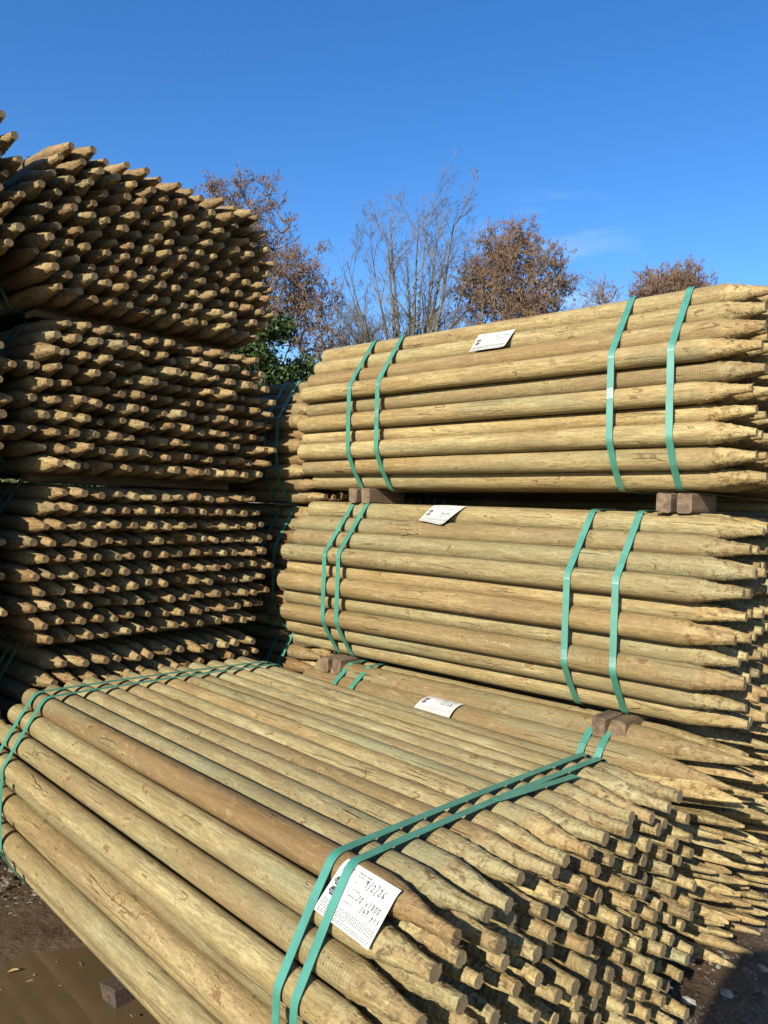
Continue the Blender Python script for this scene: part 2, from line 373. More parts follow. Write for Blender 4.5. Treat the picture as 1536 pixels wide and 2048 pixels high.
B['C3'] = dict(ph="bundle further along behind the sunlit stack", o=(-.38, 4.3), s0=-.90, z=.27, yaw=0, L=1.8, pw=.0695, pv=.0566, rear=3)
B['C2'] = dict(ph="rear bundle lower down behind the sunlit stack", o=(-2.1, 4.25), s0=-.90, z=-.35, yaw=0, L=1.8, pw=.0695, pv=.0566, rear=4)
ALL_SINGLE = False
# the 300 posts that show largest in the photograph, as row and column (hex) per bundle; the rest become one mass
_K = {"A1": "00010406101112132021222324293031353740414243445051525357606163707172747780818283849091929394959697989a9c", "A2": "0002101112132022232530313233343640434450515253556061626570717273747780818283849091929394959798", "A3": "00010406081011122021222326303132333740414244505253555760616263656970718082839091929497", "A4": "000102030405060708090a0b0c10111420", "B2": "002030405060708090", "B3": "0010207090", "B4": "001020", "C1": "40", "F1": "2e3f5f7f", "R1": "001020304050516070809092959799", "R2": "00011020304050516061708090", "fg": "000102030405060708090a0b0c101112131415161718191a1b1d202122232425262728292a2c2d2e303132333435363738393a3b3d4044454647494a4b4d4e50565758595a5b5c5e6067696a6b6c707a7b7c7e808a8b8c8e909c9d"}
SINGLES = {k + v[i:i + 2] for k, v in _K.items() for i in range(0, len(v), 2)}
def bmat(b):
    return Matrix.Translation((b['o'][0], b['o'][1], H)) @ Matrix.Rotation(math.radians(b['yaw']), 4, 'Z') @ Matrix.Translation((0, 0, b['z'])) @ Matrix.Rotation(math.radians(-b.get('tilt', 0)), 4, 'Y') @ Matrix.Translation((0, 0, -b['z']))
def spots(k):
    """(row, col, lateral, z from the bundle's frame, radius scale) for every post of a bundle"""
    b = B[k]; rr = random.Random(hash_s(k)); out = []
    for r, n in enumerate(ROWS):
        for c in range(n):
            lat = (c - (n - 1) / 2) * b['pw'] * b.get('sq', (1, 1, 1, 1, 1, 1, 1, 1, 1, 1))[r]; fs = b.get('r', R0) / R0 * rr.uniform(.95, 1.06)
            jl, jz = rr.gauss(0, .0016), rr.gauss(0, .0012)
            if 'rear' in b and c >= b['rear']: continue
            if 'last' in b and c < n - b['last']: continue
            out.append((r, c, lat + jl, b['z'] - r * b['pv'] + jz, fs))
    return out
def hash_s(s): return sum(ord(ch) * (i * 31 + 7) for i, ch in enumerate(s))

merged = {'cut': [], 'V': [], 'F': [], 'mi': [], 'oc': [], 'pc': [], 'n': 0}
def add_merged(dst, arrs, M, col):
    A = np.array(M)
    for q, (V, F, mi) in enumerate(arrs):
        dst['cut'] += cut_of(V, 'shaft' if q == 0 else 'point')
        v = np.asarray(V, dtype=np.float64); w = v @ A[:3, :3].T + A[:3, 3]
        dst['V'].append(w); dst['pc'].append(v); dst['oc'].append(np.tile(np.array([*col]), (len(v), 1)))
        n = dst['n']; dst['F'] += [tuple(i + n for i in f) for f in F]; dst['mi'] += mi; dst['n'] += len(v)
def flush(dst, name, label, group):
    if not dst['n']: return
    me = mesh_of(name, np.concatenate(dst['V']), dst['F'], MATS, dst['mi'], True,
                 {'pc': ('FLOAT_VECTOR', np.concatenate(dst['pc'])), 'oc': ('FLOAT_VECTOR', np.concatenate(dst['oc'])), 'cut': ('FLOAT', dst['cut'])})
    o = obj(name, me); o.color = (0, 0, 0, 0); tag(o, label, None, group, 'stuff')

TONES = {('fg', 0, 0): (.80, .1), ('fg', 1, 0): (.05, .35), ('fg', 2, 0): (.10, .3), ('fg', 3, 0): (.04, .3), ('fg', 4, 0): (.2, .8),
         ('fg', 5, 0): (.45, .3), ('fg', 7, 0): (.12, .45), ('fg', 0, 1): (.08, .75), ('fg', 0, 2): (.08, .65)}
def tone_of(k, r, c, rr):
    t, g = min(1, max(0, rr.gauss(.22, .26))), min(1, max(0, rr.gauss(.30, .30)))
    if k[0] in 'AFB': t = min(1, t + .42); g = min(1, g + .15)  # browner wood, with the shade on these stacks also put into the tone
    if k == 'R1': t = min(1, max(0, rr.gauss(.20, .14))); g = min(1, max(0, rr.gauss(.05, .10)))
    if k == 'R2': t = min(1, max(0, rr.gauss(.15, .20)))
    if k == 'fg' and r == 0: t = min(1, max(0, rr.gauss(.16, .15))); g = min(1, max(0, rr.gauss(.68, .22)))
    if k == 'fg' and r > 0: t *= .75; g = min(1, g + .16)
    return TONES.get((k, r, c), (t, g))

def shade(t, g):
    return 'brown' if t > .55 else 'greenish' if g > .55 else 'tan' if t > .3 else 'pale'
def post_label(k, r, c, n, t, g):
    ph = B[k]['ph']
    if k in ('R1', 'R2', 'fg') and c == 0:
        side = 'near side' if k == 'fg' else 'front face'
        return f"{shade(t,g)} post {ORD[r+1]} from top on the {side}, {ph}"
    if k[0] == 'F': return f"pointed post {ORD[r+1]} row down, {ORD[n-c]} from the gap, {ph}"
    return f"pointed post {ORD[r+1]} row down, {ORD[c+1]} from the near edge, {ph}"

def build_bundle(k):
    b = B[k]; BM = bmat(b); hi, lo = variants(b['L']); rr = random.Random(hash_s(k) + 5)
    for r, c, lat, z, fs in spots(k):
        n = ROWS[r]
        v = rr.randrange(NV); roll = rr.uniform(0, 6.28); dx = rr.gauss(0, b.get('jx', .011)) * (0 if (k, r, c) == ('fg', 0, 0) else 1); ty, tz = rr.gauss(0, .0016), rr.gauss(0, .0012)
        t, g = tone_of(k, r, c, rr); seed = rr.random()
        M = BM @ Matrix.Translation((b['s0'] + dx + b.get('shear', 0) * lat + b['L'] / 2, lat, z)) @ Matrix.Rotation(ty, 4, 'Z') @ Matrix.Rotation(tz, 4, 'Y') @ Matrix.Translation((-b['L'] / 2, 0, 0)) @ Matrix.Rotation(roll, 4, 'X') @ Matrix.Diagonal((1, fs, fs, 1))
        key = f"{k}{r:x}{c:x}"
        if ALL_SINGLE or key in SINGLES:
            e = empty('fence_post'); e.matrix_world = M
            tag(e, post_label(k, r, c, n, t, g), 'fence post', 'posts in the ' + b['ph'])
            for nm, me in zip(('shaft', 'sharpened_point'), hi[v]):
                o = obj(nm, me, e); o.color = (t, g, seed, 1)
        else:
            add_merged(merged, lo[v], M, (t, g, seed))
for k in B: build_bundle(k)

# half round stakes under the sunlit stack
S3 = dict(o=(-1.395, 0), y0=2.118, z=-.650, L=1.63)
SEEN_STAKES = 'S00 S01 S02 S03 S04 S10 S11 S12 S14 S15 S16 S20 S21 S22 S23 S24 S25 S30 S31 S32 S33 S34 S35 S36 S40 S41 S42 S43 S44 S46 S50 S51 S52 S53 S55 S60 S61 S62 S63 S64 S70 S71 S72 S73 S74 S75 S80 S81 S82 S83 S84 S85 S86 S90 S91 S92 S93 S94 S95 Sa0 Sa1 Sa2 Sa3 Sa4 Sa6 Sb0 Sb1 Sb2 Sb3 Sb5'
merged_stakes = {'cut': [], 'V': [], 'F': [], 'mi': [], 'oc': [], 'pc': [], 'n': 0}
def build_stakes():
    lo = [stake_arrays(i, S3['L'], False) for i in range(8)]
    rr = random.Random(77); L = S3['L']
    hi = [tuple(mesh_of(n, a[0], a[1], MATS, a[2], False, {'pc': ('FLOAT_VECTOR', a[0]), 'cut': ('FLOAT', cut_of(a[0], n))}) for n, a in zip(('shaft', 'sharpened_point'), stake_arrays(i, L, True))) for i in range(8)]
    for r in range(13):
        n = 10 + (r % 2 == 1)
        slope = {0: .080, 1: .036}.get(r, 0) + max(0, r - 9) * .03
        for c in range(n):
            y = S3['y0'] + slope + (r % 2 == 1 and r > 2) * .045 + c * .099 + rr.gauss(0, .004)
            z = S3['z'] - r * .0455 + rr.gauss(0, .003)
            roll = rr.gauss(0, .16) + (.55 if c == 0 and r < 3 else 0)
            flip = (r > 1 or c > 0) and r > 0 and rr.random() < .8
            if flip: roll += PI; z -= .012
            t, g, seed = min(1, max(0, rr.gauss(.14, .16))), min(1, max(0, rr.gauss(.12, .20))), rr.random()
            if (r, c) == (1, 0): t, g = .55, .1
            if (r, c) == (2, 0): t, g, seed = 0., .12, .13
            M = Matrix.Translation((-2.225 + rr.gauss(0, .02), y, z + H)) @ Matrix.Rotation(rr.gauss(0, .008), 4, 'Z') @ Matrix.Rotation(rr.gauss(0, .004), 4, 'Y') @ Matrix.Rotation(roll, 4, 'X')
            v = rr.randrange(8)
            if not ALL_SINGLE and f"S{r:x}{c:x}" not in SEEN_STAKES: add_merged(merged_stakes, lo[v], M, (t, g, seed)); continue
            e = empty('half_round_stake'); e.matrix_world = M
            tag(e, f"half-round stake {ORD[r+1]} row down, {ORD[c+1]} from the front, lowest bundle of sunlit stack", 'stake', 'half-round stakes in the lowest bundle of the sunlit stack')
            for nm, me in zip(('shaft', 'sharpened_point'), hi[v]):
                o = obj(nm, me, e); o.color = (t, g, seed, 1)
build_stakes()
flush(merged_stakes, 'half_round_stakes', 'half-round stakes deeper in the lowest bundle of the sunlit stack', 'half-round stakes in the lowest bundle of the sunlit stack')
flush(merged, 'fence_posts', 'remaining pointed round posts packed in the stacks', 'posts in the stacks')

# ------------------------------------------------------------------ straps
def mat_strap():
    t = NT('green_strap')
    co = t.new('ShaderNodeTexCoord').outputs['Object']
    pc = t.new('ShaderNodeAttribute', attribute_name='pc').outputs['Vector']
    wv = t.new('ShaderNodeTexWave', wave_type='BANDS', bands_direction='Y'); t.l.new(pc, wv.inputs[0]); wv.inputs['Scale'].default_value = 110
    n = t.noise(co, 14, 4, .6)
    c = t.mix(t.ramp(n, [(.35, 0.), (.65, 1.)]), (.018, .145, .094), (.036, .200, .137))
    t.l.new(c, t.b.inputs['Base Color']); t.b.inputs['Roughness'].default_value = .42; t.b.inputs['Specular IOR Level'].default_value = 1.0; t.b.inputs['IOR'].default_value = 1.75
    t.l.new(t.bump(wv.outputs['Fac'], .35, .0008), t.b.inputs['Normal'])
    return t.m
M_STRAP = mat_strap()
def hull(pts):
    pts = sorted(set(pts))
    def half(ps):
        h = []
        for p in ps:
            while len(h) > 1 and (h[-1][0] - h[-2][0]) * (p[1] - h[-2][1]) - (h[-1][1] - h[-2][1]) * (p[0] - h[-2][0]) <= 0: h.pop()
            h.append(p)
        return h
    a, b = half(pts), half(pts[::-1]); return a[:-1] + b[:-1]
def bundle_hull(k, off):
    pts = []
    for r, c, lat, z, fs in spots(k):
        n = ROWS[r]
        if 2 < c < n - 3 and 0 < r < 9: continue
        R = R0 * fs + off
        for j in range(40): a = 2 * PI * j / 40; pts.append((round(lat + R * math.cos(a), 6), round(z + R * math.sin(a), 6)))
    return hull(pts)
def ribbon(loop, x0, x1, w, th, closed=True, lean=None):
    """a flat band of width w running round the loop of (lateral, z); it sits at x0 on the near side and x1 on the far side"""
    P = []
    L = len(loop); res = []
    for i in range(L if closed else L - 1):
        a, b = loop[i], loop[(i + 1) % L]; d = math.dist(a, b); m = max(1, int(d / .03))
        for q in range(m): res.append((a[0] + (b[0] - a[0]) * q / m, a[1] + (b[1] - a[1]) * q / m))
    if not closed: res.append(loop[-1])
    ys = [p[0] for p in res]; y0, y1 = min(ys), max(ys); V, F = [], []; N = len(res); pc = []; s = 0
    for i, p in enumerate(res):
        a, b = res[(i - 1) % N] if closed or i else res[i], res[(i + 1) % N] if closed or i < N - 1 else res[i]
        tx, tz = b[0] - a[0], b[1] - a[1]; l = math.hypot(tx, tz) or 1; nx, nz = tz / l, -tx / l
        x = x0 + (x1 - x0) * (p[0] - y0) / (y1 - y0); s += l / 2
        for dx, o in ((-w / 2, 0), (w / 2, 0), (w / 2, th), (-w / 2, th)):
            V.append((x + dx, p[0] + nx * o, p[1] + nz * o)); pc.append((x + dx, s, 0))
    for i in range(N if closed else N - 1):
        j = (i + 1) % N
        for q in range(4): F.append((i * 4 + q, i * 4 + (q + 1) % 4, j * 4 + (q + 1) % 4, j * 4 + q))
    if not closed: F += [(3, 2, 1, 0), (N * 4 - 4, N * 4 - 3, N * 4 - 2, N * 4 - 1)]
    return V, F, pc
STRAPS = []
def tail(o, x0, x1, l0, l1, z):
    V, F, pc = ribbon([(l1, z), (l0, z)], x0, x1, .019, .0011, closed=False)
    obj('strap_tail', mesh_of('strap_tail', V, F, [M_STRAP], None, False, {'pc': ('FLOAT_VECTOR', pc)}), o)
def strap(k, x0, x1, label, off=.0015, w=.0195):
    V, F, pc = ribbon(bundle_hull(k, off), x0, x1, w, .0011)
    o = obj('packing_strap', mesh_of('packing_strap', V, F, [M_STRAP], None, False, {'pc': ('FLOAT_VECTOR', pc)}))
    o.matrix_world = bmat(B[k]); tag(o, label, 'strap', 'green packing straps round the bundles'); STRAPS.append(o)
def four(k, xs, w=.0195):
    ph = B[k]['ph']
    nm = ['green strap nearest the butt ends, ', 'second green strap from the butt ends, ', 'third green strap from the butt ends, ', 'green strap nearest the points, ']
    for i, (a, b) in xs.items(): strap(k, a, b, nm[i] + 'around the ' + ph, .0052 if (k == 'fg') else .0045, w)
four('fg', {0: (-.791, -.753), 1: (-.708, -.702), 2: (.676, .655), 3: (.724, .698)})
tail(STRAPS[3], .716, .742, -.02, .25, B['fg']['z'] + R0 + .0085)
four('R1', {0: (-.605, -.60), 1: (-.455, -.46), 2: (.490, .50), 3: (.672, .68)}, .021)
four('R2', {0: (-.63, -.63), 1: (-.555, -.56), 2: (.41, .42), 3: (.565, .57)}, .021)
for k in ('A1', 'A2', 'A3', 'A4'): four(k, {2: (.52, .52), 3: (.585, .585)})
for k in ('B2', 'B3', 'B4'): four(k, {2: (.60, .60), 3: (.685, .685)})

# ------------------------------------------------------------------ timber bearers between the bundles
def mat_sawn(dark=False):
    t = NT('wet_old_timber' if dark else 'sawn_timber'); co = t.new('ShaderNodeTexCoord').outputs['Object']
    r = t.new('ShaderNodeObjectInfo').outputs['Random']
    p = t.vmath('ADD', co, comb(t, t.math('MULTIPLY', r, 9.0)))
    n = t.noise(t.vmath('MULTIPLY', p, (40, 3, 40)), 1, 5, .6, .6)
    c = t.mix(t.ramp(n, [(.35, 0.), (.65, 1.)]), (.025, .016, .010), (.075, .048, .03)) if dark else t.mix(t.ramp(n, [(.35, 0.), (.65, 1.)]), (.065, .040, .022), (.165, .112, .060))
    m = t.noise(p, 14, 4, .6); c = t.mix(t.math('MULTIPLY', t.ramp(m, [(.5, 0.), (.7, 1.)]), .5), c, (.10, .07, .04))
    t.l.new(c, t.b.inputs['Base Color']); t.b.inputs['Roughness'].default_value = .8
    t.l.new(t.bump(t.math('ADD', n, t.noise(p, 120, 4, .7)), .9, .004), t.b.inputs['Normal']); return t.m
M_SAWN, M_OLD = mat_sawn(), mat_sawn(True)
def beam(x, y0, y1, z0, z1, w, label, group='timber bearers between the bundles', rz=0, cham=.004, rough=0, seed=1):
    """square timber lying along Y with chamfered edges and slightly uneven saw cuts"""
    rr = random.Random(seed); V, F = [], []; h = (z1 - z0) / 2; n = 9; L = y1 - y0
    sec = [(-w / 2 + cham, -h), (w / 2 - cham, -h), (w / 2, -h + cham), (w / 2, h - cham), (w / 2 - cham, h), (-w / 2 + cham, h), (-w / 2, h - cham), (-w / 2, -h + cham)]
    for i in range(n + 1):
        for (a, b) in sec:
            e = rough * rr.uniform(-1, 1) if i in (0, n) else 0
            V.append((a + rr.uniform(-.0008, .0008), L * i / n + e, b + rr.uniform(-.0005, .0005)))
    for i in range(n):
        for j in range(8): F.append((i * 8 + j, i * 8 + (j + 1) % 8, (i + 1) * 8 + (j + 1) % 8, (i + 1) * 8 + j)[::-1])
    F += [tuple(range(8)), tuple(range(n * 8, n * 8 + 8))[::-1]]
    o = obj('timber_bearer', mesh_of('timber_bearer', V, F, [M_OLD if 'broken' in label else M_SAWN], None, False)); o.location = (x, y0, (z0 + z1) / 2 + H); o.rotation_euler.z = rz
    tag(o, label, 'timber bearer', group)
for nm, zz0, zz1, xl, xr, y0 in (('upper', .004, .064, -2.125, -.862, 2.272), ('middle', -.664, -.608, -2.135, -.985, 2.15)):
    for side, x in (('butt end', xl), ('pointed end', xr)):
        for q in (0, 1):
            beam(x + q * .056 - .005, y0 + (.012 if q else 0) + .0, y0 + .23, zz0, zz1, .043, f"{'outer' if q == (side == 'pointed end') else 'inner'} square timber under the {side} of the {nm} bundle, sunlit stack", cham=.005, seed=int(x * 100) + q, rough=.004)
beam(-.98, 2.8, 3.2, -.664, -.608, .04, 'timber far back under the middle bundle of the sunlit stack', seed=6)
for nm, zz in (('topmost', (.648, .706)), ('second', (.042, .100)), ('third', (-.570, -.514))):
    beam(-2.87, 1.285, 2.19, zz[0], zz[1], .075, f"long sawn timber under the {nm} bundle of the shaded stack", seed=int(zz[0] * 99) % 50, cham=.003)
for nm, zz in (('top', (.672, .73)), ('second', (.035, .095)), ('third', (-.575, -.52))):
    beam(-2.9, .2, 1.08, zz[0], zz[1], .075, f"sawn timber under the {nm} bundle beside the shaded stack", seed=3, cham=.003)
for nm, zz in (('upper', (-.016, -.010)), ('middle', (-.62, -.60))):
    beam(-2.72, 2.40, 3.4, zz[0] - .003, zz[1] + .003, .075, f"thin timber under the {nm} bundle behind the sunlit stack", seed=4, cham=.002)
for x, lab in ((-1.70, 'broken dark timber poking out under the low front bundle'), (-.98, 'timber under the points of the low front bundle')):
    beam(x - .03, 1.015 if x < -1.2 else 1.05, 2.0, -1.268, -1.216, .06, lab, 'timbers under the low bundles', .0, .004, .010, seed=9)
beam(-2.75, 1.3, 2.2, -1.25, -1.158, .08, 'timber lying under the lowest bundle of the shaded stack', 'timbers under the low bundles', seed=11)
beam(-1.0, 2.12, 3.1, -1.25, -1.195, .08, 'timber lying under the stakes of the sunlit stack', 'timbers under the low bundles', seed=12)

# ------------------------------------------------------------------ paper tags
t = NT('paper'); co = t.new('ShaderNodeTexCoord').outputs['Object']
t.l.new(t.mix(t.ramp(t.noise(co, 30, 4), [(.35, 0.), (.7, 1.)]), (.37, .365, .335), (.43, .425, .395)), t.b.inputs['Base Color']); t.b.inputs['Roughness'].default_value = .6
t.l.new(t.bump(t.noise(co, 22, 2), .25, .003), t.b.inputs['Normal']); M_PAPER = t.m
t = NT('ink'); t.b.inputs['Base Color'].default_value = (.025, .025, .03, 1); t.b.inputs['Roughness'].default_value = .6; M_INK = t.m
t = NT('grey_print'); t.b.inputs['Base Color'].default_value = (.10, .10, .10, 1); t.b.inputs['Roughness'].default_value = .6; M_GREY = t.m
GL = {  # pen strokes, unit box
 '0': [[(.5, 0), (.2, .3), (.25, .8), (.6, 1), (.8, .6), (.7, .15), (.5, 0)]], '1': [[(.4, .0), (.5, 1)]],
 '2': [[(.1, .75), (.4, 1), (.7, .8), (.5, .4), (.1, 0), (.8, .08)]], '4': [[(.3, 1), (.1, .4), (.8, .45)], [(.6, .8), (.55, 0)]],
 '6': [[(.7, 1), (.3, .6), (.2, .2), (.5, 0), (.75, .25), (.3, .4)]], '7': [[(.1, .95), (.8, 1), (.35, 0)]],
 '8': [[(.6, .55), (.2, .8), (.5, 1), (.75, .8), (.2, .25), (.5, 0), (.75, .25), (.6, .55)]],
 '9': [[(.7, .9), (.3, 1), (.15, .7), (.5, .55), (.7, .9), (.5, 0)]], '/': [[(.2, -.2), (.6, 1.15)]], 'x': [[(.15, .1), (.7, .6)], [(.15, .6), (.7, .05)]],
 '-': [[(.15, .45), (.75, .45)]], ' ': [], 'p': [[(.2, -.4), (.3, .6), (.6, .55), (.6, .2), (.25, .15)]], 'c': [[(.7, .5), (.3, .55), (.2, .15), (.65, .05)]],
 's': [[(.7, .55), (.3, .55), (.35, .3), (.65, .2), (.2, .0)]], 'F': [[(.25, 0), (.3, 1), (.8, 1)], [(.25, .5), (.65, .55)]], 'e': [[(.2, .3), (.65, .35), (.5, .6), (.2, .4), (.4, 0), (.7, .1)]],
 'n': [[(.2, 0), (.25, .55)], [(.25, .4), (.55, .55), (.65, 0)]], 'i': [[(.4, 0), (.45, .55)]], 'g': [[(.6, .5), (.25, .5), (.3, .15), (.6, .2), (.6, .5), (.55, -.4), (.2, -.3)]],
}
def strokes(txt, x, y, h, w, rr):
    out = []
    for ch in txt:
        for st in GL.get(ch, []):
            pts = [(x + (a + .15 * b) * h * .62, y + b * h + rr.uniform(-.02, .02) * h) for a, b in st]
            for (a, b) in zip(pts, pts[1:]):
                d = Vector((b[0] - a[0], b[1] - a[1])); n = Vector((-d.y, d.x)).normalized() * w / 2; e = d.normalized() * w * .4
                out.append([(a[0] + n.x - e.x, a[1] + n.y - e.y), (b[0] + n.x + e.x, b[1] + n.y + e.y), (b[0] - n.x + e.x, b[1] - n.y + e.y), (a[0] - n.x - e.x, a[1] - n.y - e.y)])
        x += h * .72
    return out
def printed(txt, x, y, h):
    cu = bpy.data.curves.new('t', 'FONT'); cu.body = txt; cu.size = h; cu.resolution_u = 2
    o = bpy.data.objects.new('t', cu); me = o.to_mesh()
    out = [[(x + me.vertices[i].co.x, y + me.vertices[i].co.y) for i in f.vertices] for f in me.polygons]
    o.to_mesh_clear(); bpy.data.objects.remove(o); bpy.data.curves.remove(cu); return out
def paper_tag(surface, W, Hh, hand, label, wob, seed, M):
    """surface(u, v, lift) -> point; u, v in 0..1 across and up the sheet"""
    rr = random.Random(seed); nu, nv = 20, 16; V, F = [], []
    wave = lambda u, v: wob * (math.sin(u * 5 + seed) * math.sin(v * 4 + seed * 2) * .5 + .5) + wob * 1.6 * (max(0, u - .8) * 5) ** 2 * (1 - v) + wob * .8 * (max(0, .15 - v) * 6) ** 2
    P = lambda u, v, l=0: surface(u, v, wave(u, v) + l)
    for lift in (0, .0004):
        for i in range(nv + 1):
            for j in range(nu + 1): V.append(P(j / nu, i / nv, lift))
    q = (nu + 1) * (nv + 1)
    for i in range(nv):
        for j in range(nu):
            a = i * (nu + 1) + j; F.append((a, a + 1, a + nu + 2, a + nu + 1)); F.append((a + q + nu + 1, a + q + nu + 2, a + q + 1, a + q))
    for i in range(nv):
        for j in (0, nu): a = i * (nu + 1) + j; F.append((a, a + nu + 1, a + q + nu + 1, a + q))
    for j in range(nu):
        for i in (0, nv): a = i * (nu + 1) + j; F.append((a, a + 1, a + q + 1, a + q))
    o = obj('paper_tag', mesh_of('paper_tag', V, F, [M_PAPER], None, False)); o.matrix_world = M
    tag(o, label, 'paper tag', 'paper tags on the bundles')
    dark, grey = [], []
    ln = lambda x0, x1, y, w: [(x0, y - w / 2), (x1, y - w / 2), (x1, y + w / 2), (x0, y + w / 2)]
    def hexa(cx, cy, a, b): return [[(cx - a, cy), (cx - a * .42, cy + b), (cx + a * .42, cy + b), (cx + a, cy), (cx + a * .42, cy - b), (cx - a * .42, cy - b)]]
    white = []
    for cy in (.60, .42):
        dark += hexa(W * .115, Hh * cy, W * .075, Hh * .075); white += printed('Tanalised', W * .115 - W * .062, Hh * cy - Hh * .012, W * .030)
        white += [ln(W * .07, W * .16, Hh * (cy - .035), Hh * .008)]
    for k in range(24):
        a, b = 2 * PI * k / 24, 2 * PI * (k + 1) / 24; e = lambda a, q: (W * .15 + W * .085 * q * math.cos(a), Hh * .83 + Hh * .09 * q * math.sin(a))
        grey.append([e(a, 1), e(b, 1), e(b, .95), e(a, .95)])
    grey += strokes('g7', W * .10, Hh * .80, Hh * .10, .0006, rr); dark += printed('N', W * .20, Hh * .87, W * .045)
    grey += printed('TREATED TIMBER', W * .33, Hh * .88, W * .030) + printed('TREATMENT DETAILS', W * .33, Hh * .83, W * .024) + printed('No. 112113', W * .68, Hh * .86, W * .034)
    for k, w_ in enumerate(('DATE', 'CUSTOMER', 'DIMENSION', 'QUANTITY')):
        y = Hh * (.715 - .115 * k); grey += printed(w_, W * .33, y, W * .034); grey.append(ln(W * .50, W * .95, y - Hh * .012, .0005))
    y = Hh * .30
    for k in range(7):
        x = W * .04; yy = Hh * (.255 - .033 * k) - (Hh * .012 if k > 4 else 0)
        while x < W * (.96 if k != 4 else .5):
            l = rr.uniform(.006, .02) * W * 3; grey.append(ln(x, min(x + l, W * .97), yy, Hh * .013)); x += l + W * .01
    for (txt, u, v, hh, w_) in hand: dark += strokes(txt, W * u, Hh * v, Hh * hh, w_, rr)
    for polys, m, nm, up in ((grey, M_GREY, 'printing', .0011), (dark, M_INK, 'writing', .0013), (white, M_PAPER, 'logo_lettering', .0016)):
        V, F = [], []
        for poly in polys:
            V += [P(min(1, max(0, x / W)), min(1, max(0, y / Hh)), up) for x, y in poly]; F.append(tuple(range(len(V) - len(poly), len(V))))
        obj(nm, mesh_of(nm, V, F, [m], None, False), o)
def near_profile(k, off=.0028):
    h = bundle_hull(k, off); _, _, l0, z0, f0 = spots(k)[0]; i = min(range(len(h)), key=lambda i: math.dist(h[i], (l0, z0 + R0 * f0 + off)))
    return [h[(i + j) % len(h)] for j in range(len(h) // 2)]
def on_profile(pr, a):
    s = 0
    for p, q in zip(pr, pr[1:]):
        d = math.dist(p, q)
        if s + d >= a and d > 1e-9:
            f = max((a - s) / d, -2); n = ((q[1] - p[1]) / d, -(q[0] - p[0]) / d); return p[0] + (q[0] - p[0]) * f, p[1] + (q[1] - p[1]) * f, n
        s += d
    return *pr[-1], (0, 1)
def bundle_surface(k, TL, TR, BR, BL):
    pr = near_profile(k)
    def f(u, v, lift):
        s = (BL[0] * (1 - u) + BR[0] * u) * (1 - v) + (TL[0] * (1 - u) + TR[0] * u) * v
        a = (BL[1] * (1 - u) + BR[1] * u) * (1 - v) + (TL[1] * (1 - u) + TR[1] * u) * v
        y, z, n = on_profile(pr, a); n = (-abs(n[0]), abs(n[1]))
        return (s, y + n[0] * lift, z + n[1] * lift)
    return f
paper_tag(bundle_surface('fg', (.703, .010), (.842, .016), (.828, .118), (.682, .110)), .142, .102,
          [('9/2/26', .50, .735, .12, .0013), ('70 x1800', .50, .49, .10, .0010), ('149 pcs', .62, .37, .10, .0010)],
          'large white paper tag under two green straps at the corner of the low front bundle', .0006, 1, bmat(B['fg']))
def a_at_z(k, z):
    pr = near_profile(k); s = 0
    for p, q in zip(pr, pr[1:]):
        if q[1] <= z and q[1] < p[1]: return s + math.dist(p, q) * (p[1] - z) / (p[1] - q[1])
        s += math.dist(p, q)
    return s
A1_, A2_ = a_at_z('R1', .625), a_at_z('R1', .566)
paper_tag(bundle_surface('R1', (-.064, A1_), (.087, A1_), (.073, A2_ + .012), (-.073, A2_ + .012)), .148, .10,
          [('70 x 1800', .52, .70, .09, .0009), ('149 pcs', .60, .55, .09, .0009)], 'white paper tag on the upper bundle of the sunlit stack', .002, 2, bmat(B['R1']))
A1_, A2_ = a_at_z('R2', .002), a_at_z('R2', -.052)
paper_tag(bundle_surface('R2', (-.223, A1_), (-.076, A1_ - .004), (-.135, A2_ + .022), (-.255, A2_ + .004)), .145, .10,
          [('2-2-26', .55, .72, .08, .0009), ('70x1800', .50, .48, .09, .0010), ('149 pcs', .52, .34, .085, .0010)], 'crumpled white paper tag on the middle bundle of the sunlit stack', .004, 3, bmat(B['R2']))
def stake_surface(u, v, lift):
    x = (-1.648 * (1 - u) + -1.494 * u) * (1 - v) + (-1.613 * (1 - u) + -1.470 * u) * v
    yy = S3['y0'] + .036 ; R = .050
    a = math.radians(168 - 88 * v); y = yy + R * math.cos(a) - .004; z = S3['z'] - .0455 - .018 + R * math.sin(a) * .98
    return (x, y + math.cos(a) * lift, z + H + math.sin(a) * lift)
paper_tag(stake_surface, .14, .10, [('28-1-26', .52, .74, .10, .0009), ('Fencing', .52, .60, .09, .0008), ('90x1800', .54, .46, .09, .0010)],
          'white paper tag on the brown stake of the lowest bundle in the sunlit stack', .0015, 4, Matrix.Identity(4))

# straps round the stakes
def stake_strap(x, label):
    z0 = S3['z']; loop = hull([(2.118 + dy, z) for dy, z in ((.085, z0 + .028), (.95, z0 + .028), (-.004, z0 - .034), (-.055, z0 - .095), (1.05, -.75), (1.05, -1.1), (.95, -1.2), (.02, -1.2), (-.055, -1.1))])
    V, F, pc = ribbon(loop, x, x, .021, .0011)
    o = obj('packing_strap', mesh_of('packing_strap', V, F, [M_STRAP], None, False, {'pc': ('FLOAT_VECTOR', pc)})); o.location = (0, 0, H)
    tag(o, label, 'strap', 'green packing straps round the bundles')
for x, l in ((-2.045, 'green strap on the stakes under the left pair of timbers, outer'), (-1.955, 'green strap on the stakes under the left pair of timbers, inner'), (-1.02, 'green strap on the stakes under the pointed-end timbers, inner'), (-.965, 'green strap on the stakes under the pointed-end timbers, outer')):
    stake_strap(x, l)

